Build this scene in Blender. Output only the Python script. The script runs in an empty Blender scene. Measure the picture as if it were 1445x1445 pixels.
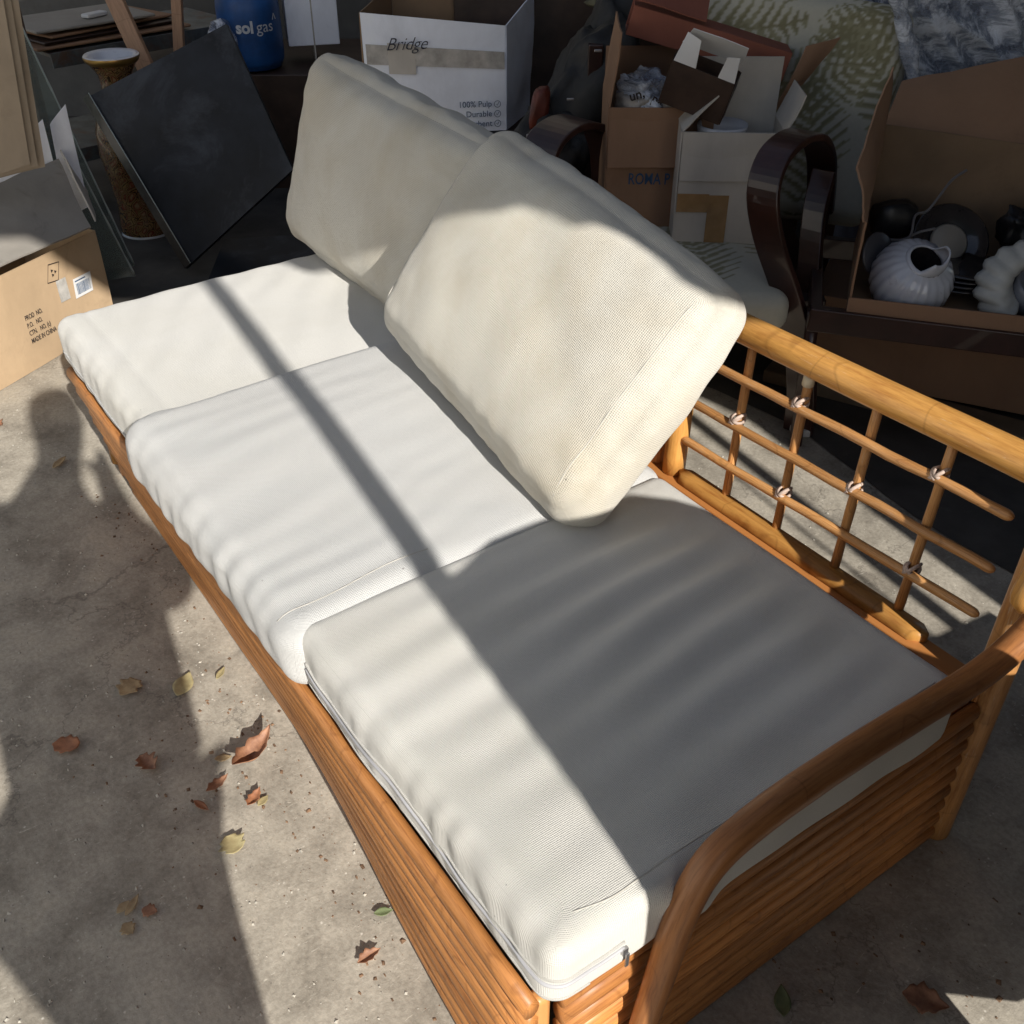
import bpy, math, random
from mathutils import Vector, Matrix, Euler, noise

# ------------------------------------------------------------------ camera, world, sun, exposure
S = bpy.context.scene
COL = S.collection
PITCH = math.radians(36.0)
AZ = math.radians(34.8)
FWD = Vector((-math.cos(AZ), math.sin(AZ), 0))      # horizontal view direction
RGT = Vector((math.sin(AZ), math.cos(AZ), 0))
CAM = Vector((0.513, -0.387, 1.51))
look = FWD * math.cos(PITCH) - Vector((0, 0, 1)) * math.sin(PITCH)
cd = bpy.data.cameras.new('camera')
cam = bpy.data.objects.new('camera', cd)
COL.objects.link(cam)
cam.location = CAM
cam.rotation_euler = look.to_track_quat('-Z', 'Y').to_euler()
cd.sensor_width = 36.0
cd.lens = 36.0 * 1450.0 / 1445.0
cd.clip_start = 0.02
cd.clip_end = 300
S.camera = cam

SUN_EL = math.radians(29.5)
SUN_H = Vector((-1.0, 0.135, 0)).normalized()        # horizontal travel of the light
SUN_DIR = (SUN_H * math.cos(SUN_EL) - Vector((0, 0, 1)) * math.sin(SUN_EL)).normalized()
w = bpy.data.worlds.new('World'); S.world = w; w.use_nodes = True
nt = w.node_tree
bg = nt.nodes['Background']
sky = nt.nodes.new('ShaderNodeTexSky'); sky.sky_type = 'NISHITA'; sky.sun_disc = False
sky.sun_elevation = SUN_EL
sky.sun_rotation = math.atan2(-SUN_H.x, -SUN_H.y)
hs = nt.nodes.new('ShaderNodeHueSaturation'); hs.inputs['Saturation'].default_value = 0.8
nt.links.new(sky.outputs[0], hs.inputs['Color']); nt.links.new(hs.outputs[0], bg.inputs[0]); bg.inputs[1].default_value = 0.068
sd = bpy.data.lights.new('sun', 'SUN'); sun = bpy.data.objects.new('sun', sd); COL.objects.link(sun)
sd.energy = 5.0; sd.angle = math.radians(0.55); sd.color = (1.0, 0.955, 0.88)
sun.location = (6, -1, 5)
sun.rotation_euler = SUN_DIR.to_track_quat('-Z', 'Y').to_euler()
S.view_settings.view_transform = 'Standard'; S.view_settings.look = 'None'
S.view_settings.exposure = 0.40; S.view_settings.gamma = 1.0
S.view_settings.use_curve_mapping = False
S.render.engine = 'CYCLES'
S.cycles.max_bounces = 6; S.cycles.transparent_max_bounces = 12
random.seed(7)

def W(u, v, z=0.0):
    """yard frame: u metres to the right, v metres ahead of the standing point, z up"""
    return Vector((CAM.x + u * RGT.x + v * FWD.x, CAM.y + u * RGT.y + v * FWD.y, z))

def hsh(*a):
    return noise.noise(Vector(a))

# ------------------------------------------------------------------ materials
def mat(name):
    m = bpy.data.materials.new(name); m.use_nodes = True
    n = m.node_tree.nodes; l = m.node_tree.links
    return m, n, l, n['Principled BSDF']

def texco(n, l, kind='Object', scale=(1, 1, 1)):
    t = n.new('ShaderNodeTexCoord'); mp = n.new('ShaderNodeMapping')
    mp.inputs['Scale'].default_value = scale
    l.new(t.outputs[kind], mp.inputs[0]); return mp.outputs[0]

def nz(n, l, vec, scale, detail=4, rough=.55, dist=0.0):
    t = n.new('ShaderNodeTexNoise'); t.inputs['Scale'].default_value = scale
    t.inputs['Detail'].default_value = detail; t.inputs['Roughness'].default_value = rough
    t.inputs['Distortion'].default_value = dist
    l.new(vec, t.inputs['Vector']); return t.outputs['Fac']

def ramp(n, l, fac, stops):
    r = n.new('ShaderNodeValToRGB'); e = r.color_ramp.elements
    while len(e) > 1: e.remove(e[-1])
    e[0].position = stops[0][0]; e[0].color = (*stops[0][1], 1)
    for p, c in stops[1:]:
        k = e.new(p); k.color = (*c, 1)
    l.new(fac, r.inputs[0]); return r.outputs[0]

def mix(n, l, fac, a, b, mode='MIX'):
    x = n.new('ShaderNodeMix'); x.data_type = 'RGBA'; x.blend_type = mode
    for s, v in ((x.inputs[0], fac), (x.inputs[6], a), (x.inputs[7], b)):
        if hasattr(v, 'is_linked'): l.new(v, s)
        elif isinstance(v, (int, float)): s.default_value = v
        else: s.default_value = (*v, 1)
    return x.outputs[2]

def mth(n, l, op, a, b=0.0):
    x = n.new('ShaderNodeMath'); x.operation = op
    for s, v in ((x.inputs[0], a), (x.inputs[1], b)):
        if hasattr(v, 'is_linked'): l.new(v, s)
        else: s.default_value = v
    return x.outputs[0]

def bump(n, l, bsdf, h, strength=.3, dist=.002):
    b = n.new('ShaderNodeBump'); b.inputs['Strength'].default_value = strength
    b.inputs['Distance'].default_value = dist
    l.new(h, b.inputs['Height']); l.new(b.outputs[0], bsdf.inputs['Normal'])

def simple(name, c, rough=.6, var=.15, vs=6.0, metal=0.0, spec=.5, bs=0.0, bscale=60, coat=0.0, dirt=None):
    m, n, l, b = mat(name)
    v = texco(n, l)
    f = nz(n, l, v, vs, 6, .6)
    lo = tuple(x * (1 - var * 1.6) for x in c); hi = tuple(min(1, x * (1 + var)) for x in c)
    col = ramp(n, l, f, [(.3, lo), (.7, hi)])
    if dirt:
        f2 = nz(n, l, v, dirt[1], 8, .7, .4)
        k = ramp(n, l, f2, [(dirt[2], (0, 0, 0)), (dirt[2] + .15, (1, 1, 1))])
        s = n.new('ShaderNodeSeparateColor'); l.new(k, s.inputs[0])
        col = mix(n, l, mth(n, l, 'MULTIPLY', s.outputs[0], dirt[3]), col, dirt[0])
    l.new(col, b.inputs['Base Color'])
    b.inputs['Roughness'].default_value = rough; b.inputs['Metallic'].default_value = metal
    b.inputs['Specular IOR Level'].default_value = spec
    b.inputs['Coat Weight'].default_value = coat
    if bs: bump(n, l, b, nz(n, l, v, bscale, 6, .6), bs, .004)
    return m

def fabric(name, base, stain, amount, pitch=0.0042, weave=.55):
    m, n, l, b = mat(name)
    uv = texco(n, l, 'UV'); ob = texco(n, l)
    s = n.new('ShaderNodeSeparateXYZ'); l.new(uv, s.inputs[0])
    k = 2 * math.pi / pitch
    sx = mth(n, l, 'SINE', mth(n, l, 'MULTIPLY', mth(n, l, 'ADD', s.outputs[0], s.outputs[1]), k * .71))
    sy = mth(n, l, 'SINE', mth(n, l, 'MULTIPLY', mth(n, l, 'SUBTRACT', s.outputs[0], s.outputs[1]), k * .71))
    wv = mth(n, l, 'MULTIPLY', sx, sy)
    jit = nz(n, l, uv, 380, 2, .5)
    h = mth(n, l, 'ADD', mth(n, l, 'MULTIPLY', wv, .5), jit)
    f = nz(n, l, ob, 3.2, 7, .62, .3)
    sm = ramp(n, l, f, [(.42, (0, 0, 0)), (.72, (1, 1, 1))])
    sc = n.new('ShaderNodeSeparateColor'); l.new(sm, sc.inputs[0])
    col = mix(n, l, mth(n, l, 'MULTIPLY', sc.outputs[0], amount), base, stain)
    fine = nz(n, l, uv, 160, 3, .6)
    col = mix(n, l, mth(n, l, 'MULTIPLY', fine, .22), col, tuple(x * .62 for x in base))
    thread = mth(n, l, 'MULTIPLY', mth(n, l, 'ADD', wv, 1.0), .16)
    col = mix(n, l, thread, col, tuple(x * .55 for x in base))
    # a few tiny dark specks caught in the cloth
    vo = n.new('ShaderNodeTexVoronoi'); vo.inputs['Scale'].default_value = 13; l.new(uv, vo.inputs['Vector'])
    vo.inputs['Randomness'].default_value = 1
    sp = ramp(n, l, vo.outputs['Distance'], [(.018, (1, 1, 1)), (.030, (0, 0, 0))])
    ss = n.new('ShaderNodeSeparateColor'); l.new(sp, ss.inputs[0])
    gate = mth(n, l, 'GREATER_THAN', nz(n, l, uv, 7, 2), .54)
    col = mix(n, l, mth(n, l, 'MULTIPLY', mth(n, l, 'MULTIPLY', ss.outputs[0], gate), .6), col, (.10, .085, .07))
    l.new(col, b.inputs['Base Color'])
    b.inputs['Roughness'].default_value = .92
    b.inputs['Sheen Weight'].default_value = .25; b.inputs['Sheen Roughness'].default_value = .5
    b.inputs['Specular IOR Level'].default_value = .15
    bump(n, l, b, h, weave, .0014)
    return m

def cane(name, base, dark, pale, amount=.5, rough=.33, th=.60):
    m, n, l, b = mat(name)
    uv = texco(n, l, 'UV', (14, 1.4, 1)); ob = texco(n, l)
    f = nz(n, l, uv, 9, 8, .65)
    col = ramp(n, l, f, [(.30, dark), (.52, base), (.75, tuple(min(1, x * 1.25) for x in base))])
    uv2 = texco(n, l, 'UV', (60, 5, 1))
    sf = nz(n, l, uv2, 6, 6, .7)
    sm = ramp(n, l, sf, [(th, (0, 0, 0)), (th + .07, (1, 1, 1))])
    sc = n.new('ShaderNodeSeparateColor'); l.new(sm, sc.inputs[0])
    reg = ramp(n, l, nz(n, l, ob, 9, 3), [(.42, (.1, .1, .1)), (.62, (1, 1, 1))])
    rs = n.new('ShaderNodeSeparateColor'); l.new(reg, rs.inputs[0])
    k = mth(n, l, 'MULTIPLY', mth(n, l, 'MULTIPLY', sc.outputs[0], rs.outputs[0]), amount)
    col = mix(n, l, k, col, pale)
    oi = n.new('ShaderNodeObjectInfo')
    tint = ramp(n, l, oi.outputs['Random'], [(.0, (.74, .70, .66)), (.5, (1, 1, 1)), (1.0, (1.16, 1.12, 1.05))])
    col = mix(n, l, 1.0, col, tint, 'MULTIPLY')
    nd = nz(n, l, texco(n, l, 'UV', (.5, 1, 1)), 7, 2, .4)
    band = ramp(n, l, nd, [(.485, (1, 1, 1)), (.495, (.55, .5, .45)), (.505, (1, 1, 1))])
    col = mix(n, l, .55, col, band, 'MULTIPLY')
    l.new(col, b.inputs['Base Color'])
    l.new(mth(n, l, 'ADD', mth(n, l, 'MULTIPLY', k, .4), rough), b.inputs['Roughness'])
    b.inputs['Coat Weight'].default_value = .12; b.inputs['Coat Roughness'].default_value = .35; b.inputs['Specular IOR Level'].default_value = .4
    bump(n, l, b, f, .25, .001)
    return m

def cardboard(name, c, dirty=.4):
    m, n, l, b = mat(name)
    v = texco(n, l)
    f = nz(n, l, v, 3.5, 7, .6, .5); g = nz(n, l, texco(n, l, 'Object', (1, 1, .15)), 90, 3, .5)
    col = ramp(n, l, f, [(.3, tuple(x * .80 for x in c)), (.55, c), (.8, tuple(min(1, x * 1.1) for x in c))])
    col = mix(n, l, mth(n, l, 'MULTIPLY', g, .25), col, tuple(x * .7 for x in c))
    st = ramp(n, l, nz(n, l, v, 5.5, 8, .7, .8), [(.60, (0, 0, 0)), (.75, (1, 1, 1))])
    s = n.new('ShaderNodeSeparateColor'); l.new(st, s.inputs[0])
    col = mix(n, l, mth(n, l, 'MULTIPLY', s.outputs[0], dirty), col, tuple(x * .45 for x in c))
    l.new(col, b.inputs['Base Color']); b.inputs['Roughness'].default_value = .8
    b.inputs['Specular IOR Level'].default_value = .25
    bump(n, l, b, nz(n, l, v, 25, 5, .6), .25, .004)
    return m

def concrete():
    m, n, l, b = mat('concrete_ground')
    v = texco(n, l)
    big = nz(n, l, v, 1.3, 6, .6, .3); mid = nz(n, l, v, 7, 8, .68, .2); fin = nz(n, l, v, 110, 5, .7)
    col = ramp(n, l, big, [(.3, (.385, .347, .288)), (.7, (.49, .448, .376))])
    mm = ramp(n, l, mid, [(.34, (.52, .51, .50)), (.56, (.98, .98, .98)), (.75, (1.15, 1.13, 1.08))])
    col = mix(n, l, .85, col, mm, 'MULTIPLY')
    ff = ramp(n, l, fin, [(.35, (.78, .77, .76)), (.6, (1.08, 1.08, 1.08))])
    col = mix(n, l, .8, col, ff, 'MULTIPLY')
    # pale chips and straw-like fibres
    vo = n.new('ShaderNodeTexVoronoi'); vo.inputs['Scale'].default_value = 62; l.new(v, vo.inputs['Vector'])
    wob = ramp(n, l, vo.outputs['Distance'], [(.07, (1, 1, 1)), (.16, (0, 0, 0))])
    s = n.new('ShaderNodeSeparateColor'); l.new(wob, s.inputs[0])
    gate = ramp(n, l, nz(n, l, v, 22, 4), [(.50, (0, 0, 0)), (.62, (1, 1, 1))])
    s2 = n.new('ShaderNodeSeparateColor'); l.new(gate, s2.inputs[0])
    col = mix(n, l, mth(n, l, 'MULTIPLY', mth(n, l, 'MULTIPLY', s.outputs[0], s2.outputs[0]), .75), col, (.72, .68, .60))
    fv = n.new('ShaderNodeMapping'); fv.inputs['Scale'].default_value = (260, 45, 1); fv.inputs['Rotation'].default_value = (0, 0, .7)
    l.new(v, fv.inputs[0])
    fb = nz(n, l, fv.outputs[0], .8, 3, .5, 1.6)
    fm = ramp(n, l, fb, [(.68, (0, 0, 0)), (.72, (1, 1, 1))])
    s3 = n.new('ShaderNodeSeparateColor'); l.new(fm, s3.inputs[0])
    col = mix(n, l, mth(n, l, 'MULTIPLY', s3.outputs[0], .6), col, (.66, .61, .52))
    dk = ramp(n, l, nz(n, l, v, 2.3, 9, .75, .6), [(.56, (0, 0, 0)), (.72, (1, 1, 1))])
    s4 = n.new('ShaderNodeSeparateColor'); l.new(dk, s4.inputs[0])
    col = mix(n, l, mth(n, l, 'MULTIPLY', s4.outputs[0], .62), col, (.13, .117, .10))
    l.new(col, b.inputs['Base Color']); b.inputs['Roughness'].default_value = .9
    b.inputs['Specular IOR Level'].default_value = .25
    # dark pits and hairline cracks
    vp = n.new('ShaderNodeTexVoronoi'); vp.inputs['Scale'].default_value = 95; l.new(v, vp.inputs['Vector'])
    pt = ramp(n, l, vp.outputs['Distance'], [(.08, (1, 1, 1)), (.16, (0, 0, 0))]); s5 = n.new('ShaderNodeSeparateColor'); l.new(pt, s5.inputs[0])
    g5 = mth(n, l, 'GREATER_THAN', nz(n, l, v, 31, 3), .56)
    col = mix(n, l, mth(n, l, 'MULTIPLY', mth(n, l, 'MULTIPLY', s5.outputs[0], g5), .6), col, (.14, .12, .10))
    wn = n.new('ShaderNodeVectorMath'); wn.operation = 'ADD'; wc = n.new('ShaderNodeCombineXYZ')
    l.new(mth(n, l, 'MULTIPLY', nz(n, l, v, 5, 5, .7), .35), wc.inputs[0]); l.new(mth(n, l, 'MULTIPLY', nz(n, l, v, 7, 5, .7), .35), wc.inputs[1])
    l.new(v, wn.inputs[0]); l.new(wc.outputs[0], wn.inputs[1])
    vc = n.new('ShaderNodeTexVoronoi'); vc.feature = 'DISTANCE_TO_EDGE'; vc.inputs['Scale'].default_value = .9; l.new(wn.outputs[0], vc.inputs['Vector'])
    ck = ramp(n, l, vc.outputs['Distance'], [(.0015, (1, 1, 1)), (.004, (0, 0, 0))]); s6 = n.new('ShaderNodeSeparateColor'); l.new(ck, s6.inputs[0])
    col = mix(n, l, mth(n, l, 'MULTIPLY', s6.outputs[0], .55), col, (.12, .105, .09)); l.new(col, b.inputs['Base Color'])
    h = mth(n, l, 'ADD', mth(n, l, 'MULTIPLY', mid, 1.2), mth(n, l, 'MULTIPLY', fin, .45))
    bump(n, l, b, h, .40, .006)
    return m

M = {}
M['concrete'] = concrete()
M['seat_cloth'] = fabric('off_white_woven_cloth', (.69, .675, .635), (.57, .55, .48), .6, pitch=.0036, weave=.6)
M['warm_cloth'] = fabric('cream_stained_cloth', (.66, .63, .555), (.48, .41, .29), .9, pitch=.005, weave=.8)
M['white_cloth'] = fabric('white_cloth', (.60, .595, .58), (.52, .54, .55), .5, pitch=.0040, weave=.7)
M['zip'] = simple('grey_zip_tape', (.42, .42, .44), .5, .1)
M['metal'] = simple('dull_metal', (.42, .42, .43), .35, .1, metal=.9)
M['cane'] = cane('varnished_cane', (.56, .285, .075), (.38, .155, .035), (.66, .50, .32), .55)
M['cane_worn'] = cane('worn_cane', (.58, .30, .11), (.33, .13, .035), (.66, .56, .44), .75, .45, .56)
M['cane_rib'] = cane('cane_rib', (.50, .215, .065), (.26, .09, .025), (.52, .36, .20), .35, .48)
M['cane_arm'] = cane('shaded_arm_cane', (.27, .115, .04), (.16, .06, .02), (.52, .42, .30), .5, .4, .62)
M['lash'] = simple('leather_lashing', (.50, .385, .32), .7, .2, 40, bs=.3, bscale=200)
M['tape'] = simple('old_white_tape', (.62, .56, .42), .55, .2, 30)
M['card_tan'] = cardboard('tan_cardboard', (.47, .340, .215))
M['card_brown'] = cardboard('brown_cardboard', (.31, .185, .115))
M['card_beige'] = cardboard('faded_beige_cardboard', (.37, .30, .225), .3)
M['card_red'] = cardboard('reddish_cardboard', (.30, .11, .075))
M['card_grey'] = cardboard('weathered_grey_cardboard', (.34, .315, .28), .7)
M['card_white'] = cardboard('white_faced_cardboard', (.86, .90, 1.0), .15)
M['card_greige'] = cardboard('greige_cardboard', (.56, .525, .475), .2)
M['card_in'] = cardboard('inner_cardboard', (.25, .165, .10), .3)
M['packtape'] = simple('brown_packing_tape', (.36, .22, .10), .2, .15, 20, coat=.4)
M['cleartape'] = simple('clear_packing_tape', (.48, .46, .43), .18, .2, 25, coat=.5, bs=.5, bscale=40)
M['rosewood'] = simple('dark_rosewood', (.042, .017, .014), .33, .3, 8, coat=.35, bs=.1)
M['dark_wood'] = simple('old_dark_wood', (.05, .03, .022), .5, .3, 10, bs=.2)
M['pine'] = cane('raw_pine', (.40, .24, .15), (.30, .17, .10), (.45, .3, .2), .2, .6)
M['ink'] = simple('blue_black_ink', (.012, .014, .035), .6, .05)
M['print_blue'] = simple('blue_print', (.03, .08, .17), .6, .2, 60)
M['print_dark'] = simple('black_print', (.03, .022, .02), .7, .15, 50)
M['white_print'] = simple('white_print', (.55, .58, .62), .5, .1, 60)
M['paper'] = simple('white_paper', (.66, .66, .66), .6, .05)
M['ceramic'] = simple('glazed_white_ceramic', (.60, .62, .68), .12, .06, 8, coat=.6, dirt=((.22, .20, .24), 30, .60, .6))
M['ceramic_matte'] = simple('matte_white_ceramic', (.50, .50, .47), .4, .15, 12)
M['dark_glaze'] = simple('dark_brown_glaze', (.03, .026, .028), .15, .3, coat=.6)
M['cream_lid'] = simple('cream_lid', (.34, .30, .25), .35, .1)
M['black_plastic'] = simple('black_plastic', (.012, .012, .014), .4, .2)
M['black_leather'] = simple('black_leather', (.022, .021, .020), .6, .4, 9, bs=.5, bscale=30)
M['red_leather'] = simple('dull_red_leather', (.14, .028, .015), .5, .3, 14)
M['gas_blue'] = simple('chalky_blue_paint', (.012, .075, .25), .45, .25, 10, dirt=((.10, .13, .2), 18, .62, .4))
M['zinc'] = simple('galvanised_steel', (.12, .135, .14), .5, .3, 14, metal=.4, dirt=((.13, .06, .03), 9, .5, .7))
M['rust'] = simple('rusty_steel', (.12, .075, .055), .75, .5, 22, bs=.4)
M['wall'] = simple('grey_plaster', (.13, .125, .115), .9, .25, 3, bs=.4, bscale=20, dirt=((.10, .09, .08), 4, .5, .6))
M['slabtop'] = simple('dusty_black_stone', (.012, .015, .022), .5, .5, 5, spec=.3, dirt=((.07, .08, .10), 4.2, .50, .45))
M['slabedge'] = simple('polished_stone_edge', (.05, .045, .04), .2, .3, 14)
M['tarp'] = simple('green_shade_tarp', (.06, .09, .07), .7, .2)
M['board'] = simple('old_plywood', (.20, .15, .10), .8, .2)
M['steelpost'] = simple('painted_steel_post', (.20, .20, .20), .5, .2)
M['roof'] = simple('corrugated_roof_sheet', (.16, .15, .14), .8, .2)
M['shirt'] = simple('dark_shirt', (.06, .07, .09), .9, .1)
M['jeans'] = simple('blue_jeans', (.05, .07, .12), .9, .1)
M['skin'] = simple('skin', (.42, .26, .19), .5, .05)
M['hair'] = simple('brown_hair', (.05, .03, .02), .7, .2)

# glass and film
m, n, l, b = mat('dusty_glass'); b.inputs['Base Color'].default_value = (.55, .62, .6, 1)
b.inputs['Roughness'].default_value = .08; b.inputs['Transmission Weight'].default_value = .9; b.inputs['IOR'].default_value = 1.3
M['glass'] = m
m, n, l, b = mat('glass_edge'); b.inputs['Base Color'].default_value = (.42, .47, .45, 1); b.inputs['Roughness'].default_value = .25
M['glass_edge'] = m
m, n, l, b = mat('crumpled_stretch_film')
v = texco(n, l, 'Object', (1, 1, 1))
mp = n.new('ShaderNodeMapping'); mp.inputs['Rotation'].default_value = (.3, .5, .9); mp.inputs['Scale'].default_value = (1.2, 10, 10); l.new(v, mp.inputs[0])
f = nz(n, l, mp.outputs[0], 2.2, 9, .70, .35)
b.inputs['Roughness'].default_value = .14
l.new(ramp(n, l, f, [(.34, (.20, .23, .32)), (.47, (.40, .45, .56)), (.56, (.85, .90, 1.0))]), b.inputs['Base Color'])  # pale end of the ramp paints specular streaks along the ridges
b.inputs['Coat Weight'].default_value = .5
a = ramp(n, l, f, [(.35, (.35, .35, .35)), (.5, (.65, .65, .65)), (.62, (.95, .95, .95))])
s = n.new('ShaderNodeSeparateColor'); l.new(a, s.inputs[0]); l.new(s.outputs[0], b.inputs['Alpha'])
bump(n, l, b, f, .7, .03)
M['film'] = m

# leaves: one material per look
def leafmat(name, c, c2):
    m, n, l, b = mat(name)
    f = nz(n, l, texco(n, l), 60, 5, .6)
    l.new(ramp(n, l, f, [(.35, c2), (.65, c)]), b.inputs['Base Color']); b.inputs['Roughness'].default_value = .6
    b.inputs['Subsurface Weight'].default_value = 0
    return m
M['leaf_brown'] = leafmat('leaf_brown', (.36, .18, .10), (.20, .09, .05))
M['leaf_rust'] = leafmat('leaf_rust', (.40, .17, .08), (.24, .10, .05))
M['leaf_yellow'] = leafmat('leaf_yellow', (.42, .36, .19), (.30, .24, .12))
M['leaf_tan'] = leafmat('leaf_tan', (.42, .31, .17), (.25, .17, .09))
M['leaf_green'] = leafmat('leaf_green', (.19, .23, .11), (.12, .15, .07))

# patterned vase
m, n, l, b = mat('brown_gold_patterned_porcelain')
v = texco(n, l)
vo = n.new('ShaderNodeTexVoronoi'); vo.inputs['Scale'].default_value = 34; vo.feature = 'DISTANCE_TO_EDGE'
dn = mth(n, l, 'MULTIPLY', nz(n, l, v, 16, 2), .12); ad = n.new('ShaderNodeVectorMath'); ad.operation = 'ADD'
cx = n.new('ShaderNodeCombineXYZ'); l.new(dn, cx.inputs[0]); l.new(dn, cx.inputs[2])
l.new(v, ad.inputs[0]); l.new(cx.outputs[0], ad.inputs[1]); l.new(ad.outputs[0], vo.inputs['Vector'])
c1 = ramp(n, l, vo.outputs['Distance'], [(.035, (.012, .008, .007)), (.06, (.30, .17, .05)), (.16, (.16, .10, .055)), (.20, (.015, .01, .008)), (.26, (.20, .035, .015)), (.40, (.26, .19, .10))])
c2 = ramp(n, l, nz(n, l, v, 35, 4), [(.42, (.12, .02, .01)), (.6, (.22, .15, .07))])
l.new(mix(n, l, .25, c1, c2), b.inputs['Base Color']); b.inputs['Roughness'].default_value = .2; b.inputs['Coat Weight'].default_value = .5
M['vase'] = m
M['gold'] = simple('worn_gold_rim', (.45, .28, .09), .3, .2, metal=.8)

# cloth whose print comes from a colour attribute painted per vertex
m, n, l, b = mat('fern_print_cloth')
at_ = n.new('ShaderNodeAttribute'); at_.attribute_name = 'print'
f = nz(n, l, texco(n, l), 90, 4)
l.new(mix(n, l, mth(n, l, 'MULTIPLY', f, .25), at_.outputs['Color'], (.20, .19, .14)), b.inputs['Base Color'])
b.inputs['Roughness'].default_value = .85; b.inputs['Sheen Weight'].default_value = .1
bump(n, l, b, f, .2, .002)
M['fern'] = m

# ------------------------------------------------------------------ object helpers
def props(o, label=None, cat=None, group=None, kind=None):
    if label: o['label'] = label
    if cat: o['category'] = cat
    if group: o['group'] = group
    if kind: o['kind'] = kind
    return o

def thing(name, loc, label, cat, group=None):
    o = bpy.data.objects.new(name, None); COL.objects.link(o); o.location = loc
    o.empty_display_size = .1
    return props(o, label, cat, group)

def mobj(name, verts, faces, material, parent=None, uvs=None, smooth=True, loc=None, bevel=0, mats=None, mi=None):
    """verts in world space; the object's origin is its parent's base (or loc)"""
    base = Vector((0, 0, 0))
    if parent is not None:
        base = parent_base(parent)
    elif loc is not None:
        base = Vector(loc)
    me = bpy.data.meshes.new(name)
    me.from_pydata([tuple(Vector(v) - base) for v in verts], [], faces)
    if smooth: me.polygons.foreach_set('use_smooth', [True] * len(me.polygons))
    if uvs is not None:
        ul = me.uv_layers.new(name='UVMap')
        vi = [0] * len(me.loops); me.loops.foreach_get('vertex_index', vi)
        flat = []
        for i in vi: flat += uvs[i]
        ul.data.foreach_set('uv', flat)
    me.update()
    o = bpy.data.objects.new(name, me); COL.objects.link(o)
    for mm in (mats or [material]): me.materials.append(mm)
    if mi is not None: me.polygons.foreach_set('material_index', mi)
    if parent is not None: o.parent = parent
    elif loc is not None: o.location = base
    if bevel:
        bv = o.modifiers.new('bevel', 'BEVEL'); bv.width = bevel; bv.segments = 2; bv.limit_method = 'ANGLE'
        bv.harden_normals = True
    return o

def parent_base(p):
    b = Vector(p.location)
    while p.parent is not None:
        p = p.parent; b += Vector(p.location)
    return b

def box_vf(c, size, rot=None):
    R = rot if rot is not None else Matrix.Identity(3)
    c = Vector(c); hx, hy, hz = size[0] / 2, size[1] / 2, size[2] / 2
    vs = [c + R @ Vector((x * hx, y * hy, z * hz)) for x in (-1, 1) for y in (-1, 1) for z in (-1, 1)]
    fs = [(0, 1, 3, 2), (4, 6, 7, 5), (0, 4, 5, 1), (2, 3, 7, 6), (0, 2, 6, 4), (1, 5, 7, 3)]
    return vs, fs

def join(*parts):
    V, F = [], []
    for vs, fs in parts:
        k = len(V); V += vs; F += [tuple(i + k for i in f) for f in fs]
    return V, F

def boxobj(name, c, size, material, parent=None, rot=None, bevel=.004, loc=None):
    v, f = box_vf(c, size, rot)
    return mobj(name, v, f, material, parent, smooth=False, bevel=bevel, loc=loc)

def catmull(pts, k=8):
    pts = [Vector(p) for p in pts]
    if len(pts) < 3:
        return [pts[0].lerp(pts[-1], i / k) for i in range(k + 1)]
    P = [pts[0] * 2 - pts[1]] + pts + [pts[-1] * 2 - pts[-2]]
    out = []
    for i in range(1, len(P) - 2):
        p0, p1, p2, p3 = P[i - 1:i + 3]
        for j in range(k):
            t = j / k
            out.append(.5 * ((2 * p1) + (p2 - p0) * t + (2 * p0 - 5 * p1 + 4 * p2 - p3) * t * t + (3 * p1 - p0 - 3 * p2 + p3) * t ** 3))
    out.append(P[-2]); return out

def tube_vf(path, radius, seg=12, cap=True, round_end=0.0, squash=1.0, jit=0.0, seed=0.0):
    """swept tube; radius a number or a function of t; returns verts, faces, uvs"""
    path = [Vector(p) for p in path]; N = len(path)
    V, F, U = [], [], []
    T = [(path[min(i + 1, N - 1)] - path[max(i - 1, 0)]).normalized() for i in range(N)]
    ref = Vector((0, 0, 1)) if abs(T[0].z) < .9 else Vector((1, 0, 0))
    nrm = (ref - T[0] * ref.dot(T[0])).normalized()
    L = 0.0
    total = sum((path[i + 1] - path[i]).length for i in range(N - 1)) or 1
    for i in range(N):
        if i: L += (path[i] - path[i - 1]).length
        nrm = (nrm - T[i] * nrm.dot(T[i])).normalized(); bn = T[i].cross(nrm)
        t = L / total
        r = radius(t) if callable(radius) else radius
        if round_end:
            d = min(L, total - L)
            if d < round_end: r *= math.sqrt(max(0.02, 1 - ((round_end - d) / round_end) ** 2))
        if jit: r *= 1 + jit * hsh(L * 18, seed, 0)
        for s in range(seg):
            a = 2 * math.pi * s / seg
            V.append(path[i] + nrm * (math.cos(a) * r) + bn * (math.sin(a) * r * squash)); U.append((s / seg * .2 + seed, L))
    for i in range(N - 1):
        for s in range(seg):
            a, b_ = i * seg + s, i * seg + (s + 1) % seg
            F.append((a, b_, b_ + seg, a + seg))
    if cap:
        F.append(tuple(range(seg - 1, -1, -1))); F.append(tuple(range((N - 1) * seg, N * seg)))
    return V, F, U

def tube(name, path, radius, material, parent=None, loc=None, **k):
    v, f, u = tube_vf(path, radius, **k)
    return mobj(name, v, f, material, parent, uvs=u, loc=loc)

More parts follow.
